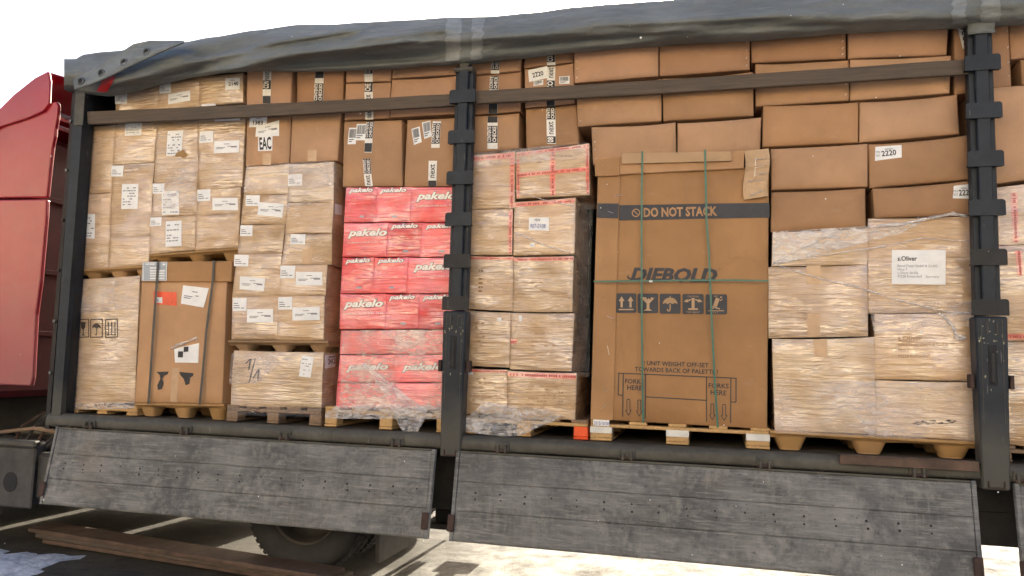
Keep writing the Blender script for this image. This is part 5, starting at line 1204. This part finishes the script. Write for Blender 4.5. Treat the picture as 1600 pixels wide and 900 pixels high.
def hstrap(c, pts, wpx, mat, off):
    V = []; F = []
    for (x, y) in pts:
        for dy in (-wpx, wpx):
            p = P(x, y + dy, c.Y); p.y -= off; V.append(p); p2 = p.copy(); p2.y -= .002; V.append(p2)
    for i in range(len(pts) - 1):
        a = i * 4; b = a + 4; F += [(a + 1, a + 3, b + 3, b + 1), (a, b, b + 2, a + 2), (a, a + 1, b + 1, b), (a + 2, b + 2, b + 3, a + 3)]
    return mk('green_strap', V, F, mat, c.root)
hstrap(c, [(929, 441), (970, 440.5), (1060, 439.5), (1140, 439), (1200, 440)], 1.3, m_strap_green, .050)
p_ = P(1017, 439.6, .06); one_box('strap_clip', p_.x - .012, p_.x + .012, .056, .064, p_.z - .007, p_.z + .007, m_tape_white, c.root, .002)
mk('pallet_date_label', [P(*t, .108) for t in ((927, 654), (952, 656), (952, 666), (927, 664.5))], [(0, 3, 2, 1)], m_paper, c.root)
TV, TF = text_shape('2015/10/30', .01); A_, B_ = P(928, 663.5, .1065), P(951.5, 665, .1065); U_ = P(928, 658, .1065) - A_
mk('printed_date', [A_ + (B_ - A_) * x + U_ * y for x, y in TV], TF, m_blue_ink, c.root)

# ---- wide stack by the right post
sh = C['I2'].sticker([(1393, 391), (1477, 391), (1477, 445), (1393, 444)], None, name='address_sheet'); c = C['I2']
c.text('s.Oliver', (1402, 408), (1432, 408), 7.5, m_black, .0036, .02, 0, sh)
for tx, a, b, h in (('Bernd Freier GmbH & Co.KG', (1402, 417.5), (1464, 418), 4), ('Haus 7', (1402, 423), (1417, 423), 4), ('s.Oliver-Straße', (1402, 428.5), (1434, 428.7), 4), ('97228 Rottendorf', (1402, 434), (1440, 434), 4), ('Germany', (1446, 435), (1467, 435), 4)): c.text(tx, a, b, h, m_ink, .0036, 0, 0, sh)
c = C['I5']
for tx, a, b, h in (('s.Oliver', (1403, 533), (1440, 532), 8), ('Bernd Freier GmbH & Co.KG', (1403, 541), (1480, 540), 4.5), ('Haus 7', (1403, 549), (1420, 549), 4.5), ('97228 Rottendorf', (1403, 559), (1452, 558), 4.5)): c.text(tx, a, b, h, m_press_dk, .003, .01 if h > 5 else 0)
C['I3'].tape(rq(1260, 415, 1282, 444, 0), m_tape_clear); C['I3'].tape(rq(1261, 490, 1281, 526, 0), m_tape_clear); C['I4'].tape(rq(1272, 530, 1293, 558, 0, -1), m_tape_clear); C['I4'].tape(rq(1283, 618, 1304, 624, 0), m_tape_clear)
c = C['I6']; random.seed(5)
c.polys('dark_smudges', [pxpoly(c, [(x - 3, y), (x + random.uniform(2, 9), y - random.uniform(.4, 1)), (x + 3, y + random.uniform(.6, 1.6))]) for x, y in [(1425 + k * 2.6 + random.uniform(-3, 3), 660 + random.uniform(-3, 3) - .06 * k) for k in range(26)]], m_black, .003)
red_tape('K1', [(1578, 302), (1589, 301), (1592, 378), (1582, 379)]); red_tape('K2', [(1572, 522), (1640, 520), (1640, 530), (1572, 531)]); red_tape('K2', [(1586, 392), (1596, 392), (1598, 430), (1589, 431)])

# ================================================================== LOOSE STRETCH FILM
def film_sheet(name, L_, R_, Y, mat, label, nx=16, amp=.015, seed=1, seg=3, group='loose stretch film'):
    """sheet between a left and a right photo polyline (same count), crumpled"""
    V = []; F = []; rows = []
    for (a, b), (a2, b2) in zip(zip(L_, R_), list(zip(L_, R_))[1:]):
        for k in range(seg): t = k / seg; rows.append(((a[0] + (a2[0] - a[0]) * t, a[1] + (a2[1] - a[1]) * t), (b[0] + (b2[0] - b[0]) * t, b[1] + (b2[1] - b[1]) * t)))
    rows.append((L_[-1], R_[-1]))
    for j, (a, b) in enumerate(rows):
        for i in range(nx + 1):
            u = i / nx; px = a[0] + (b[0] - a[0]) * u; py = a[1] + (b[1] - a[1]) * u
            yy = (Y(px, py) if callable(Y) else Y) - amp * (noise.noise(Vector((px * .06, py * .06, seed))) + .6 * noise.noise(Vector((px * .17, py * .2, seed + 4))) + .5)
            V.append(P(px, py, yy))
    n = nx + 1
    for j in range(len(rows) - 1):
        for i in range(nx): F.append((j * n + i, (j + 1) * n + i, (j + 1) * n + i + 1, j * n + i + 1))
    o = mk(name, V, F, mat, None, True)
    return tag(o, label, 'film', group) if label else o
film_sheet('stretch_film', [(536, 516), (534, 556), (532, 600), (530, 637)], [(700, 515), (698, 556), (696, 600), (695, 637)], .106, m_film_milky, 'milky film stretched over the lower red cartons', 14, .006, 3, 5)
film_sheet('stretch_film', [(562, 567), (580, 585), (598, 612), (612, 640), (622, 662), (629, 674)], [(568, 566), (600, 590), (640, 622), (668, 640), (662, 658), (652, 676)], .085, m_film, 'loose tail of film hanging down from the red stack to the deck rail', 12, .03, 9, 5)
film_sheet('stretch_film', [(526, 633), (518, 640), (508, 644), (508, 654)], [(700, 632), (699, 640), (698, 647), (697, 655)], .092, m_film, 'film skirt pulled over the front of the fresh yellow pallet', 22, .006, 13, 4)
film_sheet('stretch_film', [(757, 628), (738, 645), (722, 660), (724, 672), (750, 678), (790, 682)], [(800, 633), (850, 640), (880, 648), (862, 660), (840, 668), (815, 680)], .10, m_film, 'crumpled film hanging over the pallet of the red-taped stack', 22, .035, 21, 5)
film_sheet('stretch_film', [(720, 655), (722, 664), (725, 674)], [(765, 652), (755, 664), (752, 678)], .095, m_film_rope, 'whitish wad of film at the foot of the middle post', 12, .04, 33, 5)
film_sheet('stretch_film', [(1207, 362), (1207, 380), (1207, 414)], [(1440, 348), (1405, 366), (1220, 412)], .105, m_film, 'milky film drawn in a point over the top of the wide wrapped stack', 20, .006, 41, 5)
film_sheet('stretch_film', [(898, 312), (896, 400), (894, 490), (895, 584)], [(927, 318), (924, 400), (922, 490), (921, 590)], .20, m_film_thin, 'thin film veil across the dark gap beside the machine carton', 6, .01, 51, 6)
film_sheet('stretch_film', [(358, 634), (355, 640), (354, 648)], [(503, 636), (502, 642), (501, 652)], .105, m_film_thin, 'film skirt over the old pallet under the carton marked 1/1', 18, .006, 61, 4)
film_sheet('stretch_film', [(102, 631), (101, 636), (104, 641)], [(211, 628), (211, 632), (209, 638)], .132, m_film, 'film hem around the pallet by the corner post', 18, .01, 71, 4)
vl = lambda L_, R_, Y, lab, sd, nx=18, amp=.007: film_sheet('film_veil', L_, R_, Y, m_film_veil, lab, nx, amp, sd, 5, 'hazy veils of film on wrapped stacks')
vl([(385, 257), (383, 274), (379, 300)], [(523, 251), (523, 268), (521, 290)], .100, 'hazy film folded over the top of the third stack', 101)
vl([(735, 240), (734, 248), (733, 262)], [(922, 221), (921, 232), (921, 246)], .100, 'hazy film along the top edge of the red-taped stack', 103, 22)
vl([(1209, 592), (1210, 630), (1212, 676)], [(1522, 600), (1525, 640), (1528, 690)], .098, 'hazy film wound round the foot of the wide stack by the right post', 105, 30)
vl([(1357, 470), (1362, 500), (1366, 520)], [(1519, 470), (1521, 492), (1521, 508)], .096, 'hazy film band below the white address sheet', 107, 18)
vl([(244, 262), (240, 290), (237, 330)], [(306, 262), (306, 292), (305, 322)], .118, 'hazy film over the pinkish carton in the second stack', 109, 12)
vl([(362, 552), (360, 570), (358, 600)], [(420, 552), (440, 566), (400, 600)], .098, 'hazy film on the upper left of the carton marked 1/1', 111, 12)
vl([(120, 440), (118, 470), (114, 492)], [(218, 434), (215, 462), (213, 480)], .128, 'hazy film on the top of the tall carton by the corner post', 113, 12)
vl([(1560, 300), (1562, 340), (1564, 372)], [(1660, 282), (1660, 326), (1660, 360)], .100, 'hazy film on the upper wrapped carton right of the right post', 115, 12)
def rope(pts, r, label, Y=.095, seed=0):
    V = MB(); P3 = []; R = []
    for (a, b) in zip(pts, pts[1:]):
        for k in range(8):
            t = k / 8; px, py = a[0] + (b[0] - a[0]) * t, a[1] + (b[1] - a[1]) * t
            P3.append(P(px, py, Y - .006 * noise.noise(Vector((px * .1, py * .1, seed))))); R.append(r * (.7 + .7 * abs(noise.noise(Vector((px * .13, py * .13, seed + 5))))))
    P3.append(P(*pts[-1], Y)); R.append(r * .5)
    V.tube(P3, R, 7); o = V.build('film_rope', m_film_rope, None, True); tag(o, label, 'film', 'bunched ropes of film')
rope([(1208, 410), (1260, 385), (1308, 364)], .004, 'thin film rope slanting up to the right on the wide wrapped stack', .098, 1)
rope([(1208, 411), (1290, 398), (1380, 385), (1440, 372), (1518, 377)], .0045, 'long film rope above the white address sheet', .096, 2)
rope([(1208, 412), (1280, 435), (1340, 448), (1400, 468), (1480, 487), (1518, 489)], .005, 'long film rope slanting down below the white address sheet', .094, 3)
rope([(1357, 354), (1410, 350), (1455, 340), (1490, 334), (1512, 338)], .012, 'thick bunched film along the top edge of the address-sheet carton', .092, 4)
rope([(1465, 489), (1478, 497), (1489, 511), (1494, 524), (1508, 527), (1500, 531), (1490, 526)], .011, 'white knotted film end hanging right of the faded lettering', .095, 5)
rope([(385, 273), (450, 268), (521, 265)], .0035, 'film rope near the top of the third stack', .10, 6)
rope([(430, 324), (480, 317), (522, 310)], .0035, 'slanting film rope on the right half of the third stack', .10, 7)
rope([(805, 298), (850, 312), (897, 322)], .004, 'film rope slanting below the jutting red-taped carton', .10, 8)
rope([(803, 362), (850, 383), (895, 396)], .005, 'film rope slanting below the handwritten card', .105, 9)
# dark blue sheet inside the pallet opening, rusty bar on the rail
o = film_sheet('blue_sheet', [(742, 656), (742, 668), (744, 679)], [(798, 657), (798, 668), (797, 681)], .16, m_blue_bag, None, 12, .02, 81, 4); tag(o, 'dark blue crumpled sheet inside the pallet of the red-taped stack', 'sheet')
a_, b_ = P(1310, 712, -.0), P(1526, 722, -.0); mb = MB(); mb.box(a_.x, b_.x, -.045, .03, 1.1335, 1.140, .002); mb.box(a_.x, b_.x, -.045, -.038, 1.085, 1.133, .002)
o = mb.build('steel_angle', m_rustb); tag(o, 'rusty steel angle bar lying on the edge rail under the wide wrapped stack', 'steel bar')
# drifting snowflakes in the air
random.seed(3); V = MB()
for _ in range(65):
    px, py, dd = random.uniform(0, 1600), random.uniform(0, 900), random.uniform(1.6, 4.6)
    c = CAM + ray(px, py) * dd
    if c.y > -.2: c.y = -.2 - random.uniform(0, .4)
    if c.z < .1: continue
    r = random.uniform(.0015, .0034); k = len(V.V); V.add([c + Vector((r, 0, 0)), c - Vector((r, 0, 0)), c + Vector((0, r, 0)), c - Vector((0, r, 0)), c + Vector((0, 0, r)), c - Vector((0, 0, r))], [(0, 2, 4), (2, 1, 4), (1, 3, 4), (3, 0, 4), (2, 0, 5), (1, 2, 5), (3, 1, 5), (0, 3, 5)])
o = V.build('snowflakes', m_paper, None, True, 'stuff'); tag(o, 'tiny snowflakes drifting in the air before the truck', 'snow')
